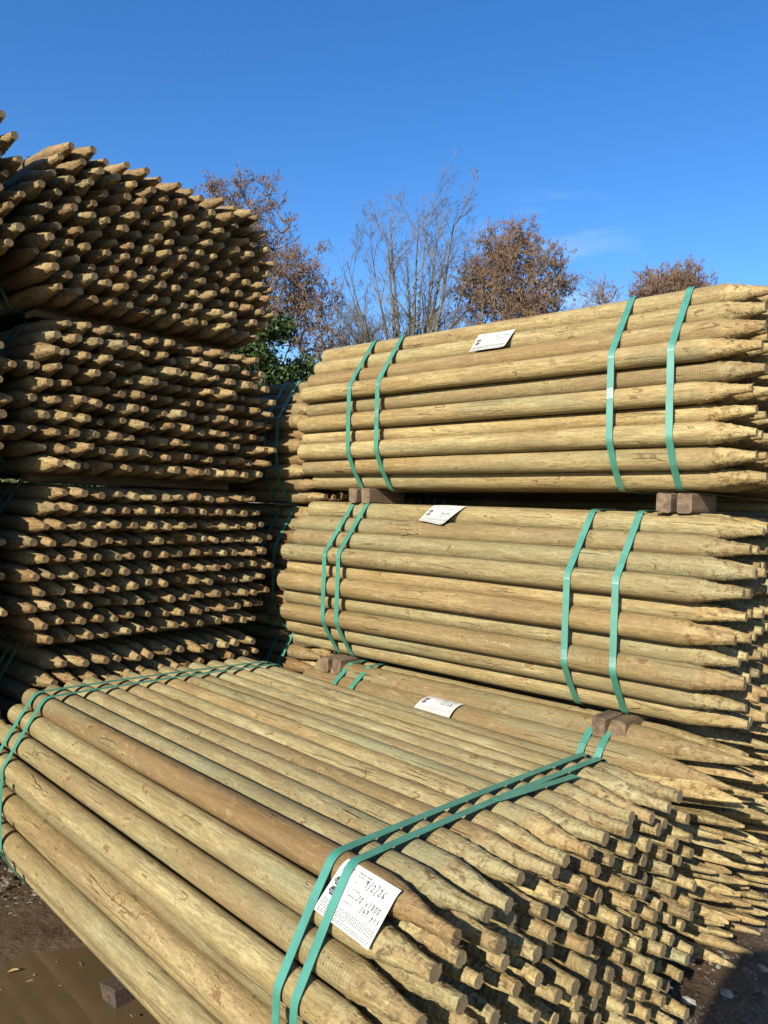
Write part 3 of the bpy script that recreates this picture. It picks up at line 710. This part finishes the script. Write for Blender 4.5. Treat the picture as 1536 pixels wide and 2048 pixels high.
# ------------------------------------------------------------------ ground, puddle, gravel
_rs = np.random.RandomState(5); _lat = _rs.rand(256, 256)
def vnoise(x, y):
    xi, yi = np.floor(x).astype(int), np.floor(y).astype(int); fx, fy = x - xi, y - yi; fx = fx * fx * (3 - 2 * fx); fy = fy * fy * (3 - 2 * fy)
    g = lambda a, b: _lat[a % 256, b % 256]
    return (g(xi, yi) * (1 - fx) + g(xi + 1, yi) * fx) * (1 - fy) + (g(xi, yi + 1) * (1 - fx) + g(xi + 1, yi + 1) * fx) * fy
def fbm(x, y, o=5):
    s, a, t_ = 0, .5, 0
    for i in range(o): s = s + a * (vnoise(x * 2 ** i + 17 * i, y * 2 ** i + 5 * i)); t_ += a; a *= .52
    return s / t_
def ground_z(x, y):
    near = np.exp(-((x + 1.3) ** 2 + (y - 1.3) ** 2) / 18)
    h = (fbm(x * 1.3, y * 1.3, 4) - .5) * .05 + (fbm(x * 7, y * 7, 5) - .5) * .05 * near + np.maximum(0, fbm(x * 17 + 9, y * 17, 5) - .46) * .17 * near
    basin = np.exp(-(((x + 1.93) / .34) ** 2 + ((y - .86) / .36) ** 2) ** 2) 
    rut = np.exp(-(((x + 1.42) / .16) ** 2 + ((y - .62) / .6) ** 2) ** 2)
    bank = np.exp(-(((x + 2.40) / .13) ** 2 + ((y - 1.08) / .30) ** 2))
    h = h * (1 - .8 * np.maximum(basin, rut)) - .030 * np.maximum(basin, .9 * rut) + .055 * bank * (fbm(x * 16, y * 16, 4) * 2 - .35)
    right = 1 / (1 + np.exp(-(x + .95) * 12)); h = h * (1 - .55 * right) - .002 * right
    return h - .004
def axis_pts(c, fine, n, far):
    u = np.linspace(-1, 1, n); k = 5.2; return c + np.sinh(u * k) / math.sinh(k) * (far - fine) + u * fine
gx, gy = axis_pts(-1.6, 3.2, 380, 1500), axis_pts(1.2, 3.2, 380, 1500)
X, Y = np.meshgrid(gx, gy, indexing='ij'); Z = ground_z(X, Y)
V = np.stack([X, Y, Z], -1).reshape(-1, 3); n_ = 380
ii = (np.arange(n_ - 1)[:, None] * n_ + np.arange(n_ - 1)[None]).ravel()
F = np.stack([ii, ii + n_, ii + n_ + 1, ii + 1], 1)
t = NT('wet_mud'); co = t.new('ShaderNodeNewGeometry').outputs['Position']
n = t.noise(co, 7, 6, .65); n2 = t.noise(co, 70, 5, .7); n3 = t.noise(co, 2.2, 4, .6)
c = t.mix(t.ramp(n, [(.35, 0.), (.65, 1.)]), (.036, .024, .014), (.088, .060, .037))
c = t.mix(t.math('MULTIPLY', t.ramp(n2, [(.5, 0.), (.7, 1.)]), .5), c, (.13, .095, .065))
t.l.new(c, t.b.inputs['Base Color'])
t.l.new(t.ramp(n3, [(.42, .22), (.6, .75)]), t.b.inputs['Roughness'])
cr = t.new('ShaderNodeTexVoronoi', feature='DISTANCE_TO_EDGE'); t.l.new(t.vmath('ADD', co, t.vmath('SCALE', comb(t, t.noise(co, 9, 3)), (0, 0, 0))), cr.inputs['Vector']); cr.inputs['Scale'].default_value = 9
h = t.math('ADD', t.math('MULTIPLY', n2, .5), t.noise(co, 26, 5, .65))
t.l.new(t.bump(h, .8, .012), t.b.inputs['Normal'])
tag(obj('ground', mesh_of('ground', V, F, [t.m])), None, None, None, 'structure')
t = NT('muddy_water'); co = t.new('ShaderNodeNewGeometry').outputs['Position']
t.l.new(t.mix(t.noise(co, 4, 4, .6), (.050, .034, .015), (.082, .056, .028)), t.b.inputs['Base Color']); t.l.new(t.ramp(t.noise(co, 3.5, 5, .6), [(.45, .05), (.62, .30)]), t.b.inputs['Roughness']); t.b.inputs['IOR'].default_value = 1.33
t.l.new(t.bump(t.noise(co, 12, 2), .02, .01), t.b.inputs['Normal'])
V, F = [(-1.85, .75, 0)], []
for k in range(48):
    a = 2 * PI * k / 48; V.append((-1.85 + .80 * math.cos(a), .75 + .72 * math.sin(a), 0))
for k in range(48): F.append((0, 1 + k, 1 + (k + 1) % 48))
o = obj('puddle_water', mesh_of('puddle_water', V, F, [t.m], None, False)); o.location.z = -.0135; tag(o, None, None, None, 'structure')
t = NT('stone'); oc = t.new('ShaderNodeAttribute', attribute_name='oc').outputs['Vector']; co = t.new('ShaderNodeTexCoord').outputs['Object']
t.l.new(t.mix(t.math('MULTIPLY', t.noise(co, 90, 4), .6), oc, (.18, .15, .12)), t.b.inputs['Base Color']); t.b.inputs['Roughness'].default_value = .7; M_STONE = t.m
ico = [(0, 0, -1), (.72, -.53, -.45), (-.28, -.85, -.45), (-.89, 0, -.45), (-.28, .85, -.45), (.72, .53, -.45), (.28, -.85, .45), (-.72, -.53, .45), (-.72, .53, .45), (.28, .85, .45), (.89, 0, .45), (0, 0, 1)]
icf = [(0, 1, 2), (1, 0, 5), (0, 2, 3), (0, 3, 4), (0, 4, 5), (1, 5, 10), (2, 1, 6), (3, 2, 7), (4, 3, 8), (5, 4, 9), (1, 10, 6), (2, 6, 7), (3, 7, 8), (4, 8, 9), (5, 9, 10), (6, 10, 11), (7, 6, 11), (8, 7, 11), (9, 8, 11), (10, 9, 11)]
def pebble(rr, x, y, s):
    sx, sy, sz = s * rr.uniform(.8, 1.3), s * rr.uniform(.6, 1), s * rr.uniform(.3, .6); a = rr.uniform(0, 6.28); z = float(ground_z(np.array(x), np.array(y)))
    out = []
    for v in ico:
        q = [v[i] * (sx, sy, sz)[i] * rr.uniform(.8, 1.15) for i in range(3)]
        out.append((x + q[0] * math.cos(a) - q[1] * math.sin(a), y + q[0] * math.sin(a) + q[1] * math.cos(a), z + q[2] + sz * .1))
    return out
rr = random.Random(31); V, F, oc = [], [], []
for k in range(2600):
    if k < 1100: x, y, s = rr.gauss(-.45, .30), rr.gauss(2.05, .40), rr.choice([.0015, .002, .003, .004, .005, .010])
    elif k < 1350: x, y, s = rr.gauss(-2.45, .14), rr.gauss(1.12, .14), rr.choice([.003, .005, .009])
    else: x, y, s = rr.uniform(-3, 1.5), rr.uniform(-.2, 4), rr.choice([.002, .003, .004, .005])
    if (x + 1.93) ** 2 / .2 + (y - .86) ** 2 / .2 < 1: continue
    n = len(V); V += pebble(rr, x, y, s * rr.uniform(.8, 1.4)); F += [tuple(i + n for i in f) for f in icf]
    g_ = rr.uniform(.06, .19) if k < 1100 else rr.uniform(.04, .11); oc += [(g_, g_ * .90, g_ * .74)] * 12
me = mesh_of('gravel', V, F, [M_STONE], None, False, {'oc': ('FLOAT_VECTOR', oc)})
tag(obj('gravel', me), 'pale gravel pressed into the mud beside the bundles', None, None, 'stuff')
for x, y, s, l in ((-.60, 2.13, .020, 'largest pale rounded stone in the mud below the stakes'), (-.66, 2.02, .022, 'flat pale stone beside the points of the low front bundle'), (-.50, 2.02, .03, 'angular grey stone lying in the shadow on the mud'), (-.55, 2.28, .016, 'small grey stone in the shadow under the stakes'), (-.47, 2.0, .022, 'second grey stone touching the angular one in the shadow')):
    me = mesh_of('stone', pebble(rr, x, y, s), icf, [M_STONE], None, False, {'oc': ('FLOAT_VECTOR', [(.36, .33, .27)] * 12)}); tag(obj('stone', me), l, 'stone', 'larger stones in the mud')

# splinters, bark scraps and a fallen leaf
V, F, oc, rr = [], [], [], random.Random(8)
for k in range(2200):
    x, y = (rr.gauss(-.5, .35), rr.gauss(2.0, .5)) if k < 700 else (rr.gauss(-2.2, .35), rr.gauss(1.0, .22)) if k < 1500 else (rr.uniform(-3, 1), rr.uniform(-.5, 4))
    if ((x + 1.93) / .34) ** 2 + ((y - .86) / .36) ** 2 < 1 and rr.random() < .93: continue
    z = max(float(ground_z(np.array(x), np.array(y))), -.0135) + .002; a = rr.uniform(0, 6.28); l, w = rr.uniform(.004, .022), rr.uniform(.0008, .004); d = Vector((math.cos(a), math.sin(a), rr.uniform(-.15, .3))) * l; sd = Vector((-math.sin(a), math.cos(a), rr.uniform(-.3, .3))) * w; p = Vector((x, y, z)); i = len(V)
    V += [tuple(p - sd), tuple(p + d - sd * .4), tuple(p + d + sd * .5), tuple(p + sd), tuple(p + d * .5 + Vector((0, 0, w * .7)))]; F += [(i, i + 1, i + 4), (i + 1, i + 2, i + 4), (i + 2, i + 3, i + 4), (i + 3, i, i + 4), (i + 3, i + 2, i + 1, i)]
    g_ = rr.uniform(.035, .17); oc += [(g_, g_ * .72, g_ * .42)] * 5
tag(obj('bark_chips', mesh_of('bark_chips', V, F, [M_STONE], None, False, {'oc': ('FLOAT_VECTOR', oc)})), 'bark chips and splinters littering the mud', None, None, 'stuff')
V, F = [], []
for k in range(9):
    u = k / 8; w = .009 * math.sin(PI * min(1, u * 1.05)) ** .8 + .0004; V += [(u * .03, -w * .7, .004 + .006 * u * u + w * .5), (u * .03, 0, .003 + .006 * u * u), (u * .03, w * .7, .004 + .006 * u * u + w * .5)]
for k in range(8): i = k * 3; F += [(i, i + 3, i + 4, i + 1), (i + 1, i + 4, i + 5, i + 2)]
t = NT('dead_leaf'); t.b.inputs['Base Color'].default_value = (.22, .145, .055, 1); t.b.inputs['Roughness'].default_value = .5
o = obj('dead_leaf', mesh_of('dead_leaf', V, F, [t.m])); o.location = (-2.03, .90, -.013); o.rotation_euler.z = .9; tag(o, 'single yellow dead leaf floating on the muddy puddle', 'leaf')

# ------------------------------------------------------------------ trees
def mat_simple(name, a, b, scale, rough=.8):
    t = NT(name); co = t.new('ShaderNodeTexCoord').outputs['Object']; t.l.new(t.mix(t.ramp(t.noise(co, scale, 4, .6), [(.35, 0.), (.65, 1.)]), a, b), t.b.inputs['Base Color'])
    t.b.inputs['Roughness'].default_value = rough; t.b.inputs['Specular IOR Level'].default_value = .2; return t.m
M_BARK = mat_simple('bark', (.07, .058, .043), (.15, .13, .095), 3)
M_TWIG = mat_simple('twigs', (.075, .060, .042), (.15, .125, .09), 1.5)
M_CATKIN = mat_simple('catkins', (.095, .050, .030), (.19, .108, .062), 1.2)
M_IVY = mat_simple('ivy_leaves', (.016, .032, .007), (.048, .074, .019), 1.6, .5)
M_HEDGE = mat_simple('hedge_leaves', (.018, .032, .010), (.05, .065, .022), .8)
class Geo:
    def __init__(s): s.V, s.F, s.mi = [], [], []
    def tube(s, pts, rs, k, m=0):
        b = len(s.V)
        for i, (p, r) in enumerate(zip(pts, rs)):
            d = (pts[min(i + 1, len(pts) - 1)] - pts[max(i - 1, 0)]).normalized(); u = d.orthogonal().normalized(); w = d.cross(u)
            for j in range(k): a = 2 * PI * j / k; s.V.append(tuple(p + (u * math.cos(a) + w * math.sin(a)) * r))
        for i in range(len(pts) - 1):
            for j in range(k): s.F.append((b + i * k + j, b + i * k + (j + 1) % k, b + (i + 1) * k + (j + 1) % k, b + (i + 1) * k + j)); s.mi.append(m)
    def leaf(s, p, d, n, l, w, m):
        b = len(s.V); e = d * l; sd = d.cross(n).normalized() * w
        s.V += [tuple(p), tuple(p + e * .5 + sd), tuple(p + e), tuple(p + e * .5 - sd)]; s.F.append((b, b + 1, b + 2, b + 3)); s.mi.append(m)
def rnd(rr): return Vector((rr.gauss(0, 1), rr.gauss(0, 1), rr.gauss(0, 1))).normalized()
def tree(name, label, loc, seed, lobes, n, up=.25, twig=(.35, .8), ntw=7, catkin=None, ivy=None, rtrunk=.16, fork=1.5, stems=1):
    """lobes: (x, y, z, rx, ry, rz) ellipsoids that the crown fills; limbs are drawn from the trunk to n points spread in them"""
    rr = random.Random(seed); K = Geo(); T = Geo()
    P, par = [], []
    cx = sum(l[0] for l in lobes) / len(lobes) * .4
    for st in range(stems):
        last = -1; ox, oy = rr.uniform(-.25, .25) * (stems > 1), rr.uniform(-.25, .25) * (stems > 1); a = rr.uniform(0, 6.28); sp = rr.uniform(.1, .28) * (stems > 1)
        for k in range(int(fork / .5) + 1):
            z = k * .5; P.append(Vector((ox + cx * z / 8 + sp * z * math.cos(a) + rr.uniform(-.04, .04), oy + sp * z * math.sin(a) + rr.uniform(-.04, .04), z))); par.append(last); last = len(P) - 1
    W = [l[3] * l[4] * l[5] for l in lobes]; A = []
    while len(A) < n:
        l = rr.choices(lobes, W)[0]; d = rnd(rr) * rr.random() ** .40
        A.append(Vector((l[0] + d.x * l[3], l[1] + d.y * l[4], l[2] + d.z * l[5])))
    root = P[-1]; A.sort(key=lambda p: (p - root).length); tips = []
    arr = np.zeros((len(P) + 4 * n, 3)); arr[:len(P)] = [tuple(p) for p in P]
    for p in A:
        m = len(P); q = np.array(p); dd = np.sqrt(((arr[:m] - q) ** 2).sum(1)) + np.maximum(0, arr[:m, 2] - q[2] + up * np.hypot(arr[:m, 0] - q[0], arr[:m, 1] - q[1])) * 2.2
        b = int(dd[len(par) * 0:].argmin()); pb = P[b]; last = b; L = (p - pb).length
        steps = 1 if L < .5 else 3
        for k in range(1, steps + 1):
            f = k / steps; w = pb.lerp(p, f) + (Vector((0, 0, -1)) * .10 * L * math.sin(PI * f) + rnd(rr) * .05 * L * (k < steps)); P.append(w); par.append(last); arr[len(P) - 1] = w; last = len(P) - 1
        tips.append(last)
    cnt = [0] * len(P)
    for i in range(len(P) - 1, -1, -1):
        cnt[i] = max(cnt[i], 1)
        if par[i] >= 0: cnt[par[i]] += cnt[i]
    tot = max(cnt); R = [max(.009, rtrunk * (c / tot) ** .52) for c in cnt]
    for i in range(len(P)):
        if par[i] >= 0:
            big = R[par[i]] > .05; (T if big else K).tube([P[par[i]], P[i]], [min(R[par[i]], R[i] * 1.35), R[i]], 6 if big else 4, 0 if big else 1)
    ends = []
    for t_ in tips:
        d0 = (P[t_] - P[par[t_]]).normalized()
        for q in range(ntw):
            d = (d0 * .6 + rnd(rr) + Vector((0, 0, up * 1.6))).normalized(); L = rr.uniform(*twig); a = P[t_]; m = a + d * L * .5 + rnd(rr) * .04; e_ = m + (d + rnd(rr) * .35 + Vector((0, 0, up * .5))).normalized() * L * .5
            K.tube([a, m, e_], [.008, .006, .004], 3, 1); ends.append((m, e_))
            for w in range(2):
                b = a.lerp(e_, rr.uniform(.3, .8)); e2 = b + (d + rnd(rr) * .8).normalized() * L * .45; K.tube([b, e2], [.006, .004], 3, 1); ends.append((b, e2))
    if catkin:
        for a, b in ends:
            for q in range(rr.choice(catkin)):
                p = a.lerp(b, rr.random()) + rnd(rr) * .04; dn = (Vector((0, 0, -1)) + rnd(rr) * .4).normalized(); l = rr.uniform(.045, .10); K.leaf(p, dn, rnd(rr), l, l * .23, 2)
    e = empty(name, (loc[0], loc[1], 0)); e.rotation_euler.z = math.atan2(.6535, .7562); tag(e, label, 'tree', 'trees beyond the stacks')
    for nm, gm in (('trunk', T), ('crown', K)): obj(nm, mesh_of(nm, gm.V, gm.F, [M_BARK, M_TWIG, M_CATKIN], gm.mi, nm == 'trunk'), e)
    if ivy:
        G = Geo(); big = sorted((i for i in range(len(P)) if par[i] >= 0 and ivy[0] < P[i].z < ivy[1]), key=lambda i: -R[i])[:ivy[3]]
        for k in range(ivy[2]):
            i = rr.choice(big); p = P[par[i]].lerp(P[i], rr.random()); w = .10 + R[i] * 1.2 + .14 * abs(math.sin(p.z * 2.3 + p.x * 3)); G.leaf(p + rnd(rr) * w * rr.random() ** .5, rnd(rr), rnd(rr), .085, .04, 0)
        obj('ivy', mesh_of('ivy', G.V, G.F, [M_IVY], None, False), e)
    return e
def fan_tree(label, loc, seed, fork, top, half):
    """a leafless tree whose limbs fan straight up and out from a low fork, ivy climbing the lower ones"""
    rr = random.Random(seed); T, K, G = Geo(), Geo(), Geo(); low = []
    T.tube([Vector((0, 0, 0)), Vector((.05, 0, fork * .5)), Vector((0, 0, fork + .3))], [.30, .26, .22], 9)
    def limb(p, d, L, r, lv):
        n = 6 if lv < 2 else 3; pts, rs = [p], [r]
        for i in range(n):
            d = (d + rnd(rr) * (.05 if lv == 0 else .09) + Vector((0, 0, .03 if lv else .01))).normalized(); p = p + d * L / n; pts.append(p); rs.append(max(.004, r * (1 - .88 * (i + 1) / n)))
        (T if lv == 0 else K).tube(pts, rs, 6 if lv == 0 else 3, 0 if lv == 0 else 1)
        if lv < 2: low.extend((a, b, q) for a, b, q in zip(pts, pts[1:], rs) if a.z < 9.6 and q > .035)
        if lv == 4: return
        for c in range((10, 5, 4, 3)[lv]):
            f = (.16 if lv == 0 else .15) + .82 * rr.random(); q = f * n; i = min(int(q), n - 1); a = pts[i].lerp(pts[i + 1], q - i); dd = (pts[i + 1] - pts[i]).normalized()
            ax = dd.orthogonal().normalized(); ax.rotate(Matrix.Rotation(rr.uniform(0, 6.28), 3, dd)); nd = dd.copy(); nd.rotate(Matrix.Rotation(math.radians(rr.gauss(30, 8)), 3, ax))
            limb(a, nd, L * ((.36, .48, .5, .55)[lv]) * (1.15 - .6 * f) * rr.uniform(.7, 1.2), rs[i] * .55, lv + 1)
    for k in range(13):
        u = (k - 6) / 6 + rr.uniform(-.06, .06); tz = fork + (top - fork) * (1 - .38 * u * u) * rr.uniform(.82, 1.0); tgt = Vector((u * half, rr.uniform(-1, 1) * half * .8 * (1 - .5 * abs(u)), tz)); st = Vector((u * .12, rr.uniform(-.1, .1), fork + rr.uniform(-.4, .9)))
        d = tgt - st; limb(st, (d.normalized() + Vector((-u * .10, 0, .12))).normalized(), d.length, rr.uniform(.07, .13), 0)
    for k in range(15000):
        if rr.random() < .35: z = rr.uniform(.5, fork + .6); p = Vector((0, 0, z)); w = .42
        else: a, b, q = rr.choice(low); p = a.lerp(b, rr.random()); w = (.10 + q * 1.4) * (.5 + abs(math.sin(p.z * 2.1 + p.x * 4))) * max(.25, 1 - (p.z - fork) / 9)
        if abs(p.x - .1) > .9 and p.z > 5: continue
        G.leaf(p + rnd(rr) * w * rr.random() ** .5, rnd(rr), rnd(rr), .085, .04, 0)
    e = empty('bare_tree', (loc[0], loc[1], 0)); e.rotation_euler.z = math.atan2(.6535, .7562); tag(e, label, 'tree', 'trees beyond the stacks')
    for nm, gm, ms in (('trunk', T, [M_BARK]), ('crown', K, [M_TWIG, M_TWIG]), ('ivy', G, [M_IVY])): obj(nm, mesh_of(nm, gm.V, gm.F, ms, gm.mi, nm == 'trunk'), e)
def at(px, D):
    """ground position seen in column px of the photograph at D metres ahead"""
    fx, fy = -.6536, .7568; rx, ry = .7562, .6535; k = (px - 768) / 1540 * D
    return (fx * D + rx * k, fy * D + ry * k)
def lob(px0, D, *L):
    """crown lobes given as photograph measurements (px, py, half width, half height), turned into metres at distance D"""
    k = D / 1540; return [((x - px0) * k, q * w * k, (1010 + (x - 768) * .033 - y) * k + H, w * k, w * k * .9, h * k) for x, y, w, h, q in [(*l, 0) if len(l) == 4 else l for l in L]]
tree('alder_tree', 'broad tree thick with brown catkins rising behind the shaded stack', at(500, 26), 3, lob(500, 26, (480, 520, 100, 150), (440, 440, 70, 75), (570, 600, 95, 105), (610, 660, 75, 80), (420, 640, 110, 110)), 400, up=.12, catkin=(3, 5, 7), rtrunk=.20, fork=3)
fan_tree('bare tree with upright fanning limbs and ivy on its trunk', at(815, 30), 8, 3.2, 13.6, 3.7)
tree('alder_tree', 'round-headed tree with rusty brown catkins right of the bare tree', at(1010, 30), 14, lob(1010, 30, (1010, 560, 100, 100), (985, 500, 50, 50), (1080, 590, 50, 60), (940, 600, 60, 70), (1040, 640, 90, 40)), 300, up=.2, catkin=(4, 6, 8), rtrunk=.18, fork=4)
tree('alder_tree', 'thin little treetop showing between the rusty tree and the sunlit stack', at(1190, 33), 21, lob(1190, 33, (1195, 600, 30, 50), (1180, 650, 55, 50)), 70, up=.4, catkin=(2, 3), ntw=5, rtrunk=.12, fork=5)
tree('alder_tree', 'low flat-topped brown tree just above the straps of the sunlit stack', at(1325, 33), 25, lob(1325, 33, (1325, 600, 75, 62), (1370, 620, 50, 50), (1270, 640, 50, 50)), 300, up=.2, catkin=(4, 6, 8), rtrunk=.16, fork=5)
tree('bare_tree', 'slender grey tree with fine bare twigs between the two big trees', at(690, 34), 33, lob(690, 34, (690, 690, 60, 75)), 110, up=.4, twig=(.5, 1.0), ntw=5, rtrunk=.12, fork=3)
# evergreen, ivy-smothered tree low behind the shaded stack
def evergreen(loc, label, W, z0, z1, n, seed):
    rr = random.Random(seed); T, G = Geo(), Geo()
    T.tube([Vector((0, 0, 0)), Vector((.1, 0, 2)), Vector((0, .1, 4)), Vector((.2, 0, z1 * .85))], [.22, .18, .12, .04], 7)
    lobes = []
    for k in range(30):
        a = rr.uniform(0, 6.28); q = rr.uniform(.1, 1); z = rr.uniform(z0, z1); c = Vector((W * q * math.cos(a) * (1 - .5 * (z - z0) / (z1 - z0)), W * q * math.sin(a), z)); lobes.append((c, rr.uniform(.22, .62)))
        T.tube([Vector((0, 0, z * .7)), c * .6 + Vector((0, 0, z * .38)), c], [.06, .04, .015], 4)
    for k in range(n):
        c, r = rr.choice(lobes); d = rnd(rr); G.leaf(c + Vector((d.x, d.y, d.z * .7)) * r * rr.random() ** .35 * rr.uniform(.7, 1.35), rnd(rr), rnd(rr), .11, .045, 0)
    e = empty('evergreen_tree', (loc[0], loc[1], 0)); tag(e, label, 'tree', 'trees beyond the stacks')
    obj('trunk', mesh_of('trunk', T.V, T.F, [M_BARK]), e); obj('crown', mesh_of('crown', G.V, G.F, [M_IVY], None, False), e)
evergreen(at(515, 22), 'dark green ivy-clad tree low between the shaded stack and the brown tree', 1.5, 2.5, 6.3, 32000, 5)
# hedge along the yard boundary
rr = random.Random(50); G = Geo()
for k in range(26000):
    u = rr.uniform(-400, 1900); p = at(u, 38 + rr.gauss(0, .7)); hgt = 3.4 + .6 * math.sin(u * .02) + .4 * math.sin(u * .057)
    G.leaf(Vector((p[0], p[1], hgt * rr.random() ** .8)), rnd(rr), rnd(rr), .35, .14, 0)
o = obj('hedge', mesh_of('hedge', G.V, G.F, [M_HEDGE], None, False)); tag(o, 'dark boundary hedge seen through the gaps between bundles', 'hedge')

# ------------------------------------------------------------------ person behind the lens, whose shadow falls on the mud
def skin_person():
    J = {'pelvis': (0, 0, .95, .15, .12), 'waist': (0, 0, 1.08, .17, .13), 'chest': (0, .01, 1.28, .20, .14), 'neck0': (0, 0, 1.45, .085, .08), 'neck': (0, .01, 1.50, .055, .055),
         'jaw': (0, .03, 1.57, .065, .075), 'head': (0, .02, 1.66, .085, .10), 'crown': (0, .0, 1.73, .055, .07)}
    E = [('pelvis', 'waist'), ('waist', 'chest'), ('chest', 'neck0'), ('neck0', 'neck'), ('neck', 'jaw'), ('jaw', 'head'), ('head', 'crown')]
    for s, q in ((-1, 'l'), (1, 'r')):
        J['hip' + q] = (s * .10, 0, .88, .115, .11); J['knee' + q] = (s * .12, .03, .50, .062, .065); J['ank' + q] = (s * .13, -.01, .10, .042, .045); J['toe' + q] = (s * .14, .17, .04, .04, .03)
        J['sh' + q] = (s * .19, 0, 1.40, .065, .065)
        E += [('pelvis', 'hip' + q), ('hip' + q, 'knee' + q), ('knee' + q, 'ank' + q), ('ank' + q, 'toe' + q), ('chest', 'sh' + q)]
    J['ell'] = (-.24, .06, 1.13, .055, .055); J['wrl'] = (-.07, .20, 1.10, .032, .032); J['pal'] = (-.035, .235, 1.13, .035, .018)
    J['elr'] = (.27, .02, 1.12, .045, .045); J['wrr'] = (.27, .12, .90, .028, .028); J['par'] = (.27, .15, .83, .035, .018)
    for q in 'lr': E += [('sh' + q, 'el' + q), ('el' + q, 'wr' + q), ('wr' + q, 'pa' + q)]
    for q, b, dr in (('l', J['pal'], (0, .5, .86)), ('r', J['par'], (0, .2, -.98))):
        for i in range(5):
            n = f'f{q}{i}'; off = (i - 1.8) * .019; l = (.075, .082, .078, .062, .05)[i]
            J[n + 'a'] = (b[0] + off, b[1] + dr[1] * .03, b[2] + dr[2] * .03, .010, .010); J[n + 'b'] = (b[0] + off * 1.1, b[1] + dr[1] * (.03 + l), b[2] + dr[2] * (.03 + l), .007, .007)
            E += [('pa' + q, n + 'a'), (n + 'a', n + 'b')]
    names = list(J); idx = {n: i for i, n in enumerate(names)}
    me = bpy.data.meshes.new('body'); me.from_pydata([J[n][:3] for n in names], [(idx[a], idx[b]) for a, b in E], [])
    o = obj('person', me); sk = o.modifiers.new('s', 'SKIN'); sk.use_smooth_shade = True
    for i, n in enumerate(names): me.skin_vertices[0].data[i].radius = J[n][3:5]
    me.skin_vertices[0].data[0].use_root = True
    o.modifiers.new('u', 'SUBSURF').render_levels = 2
    me.materials.append(mat_simple('dark_clothes', (.02, .022, .03), (.035, .038, .05), 20)); return o
o = skin_person(); o.location = (.15, -.30, -.01); o.rotation_euler.z = math.radians(28)
tag(o, 'person in a dark coat standing behind the lens with one hand raised', 'person')
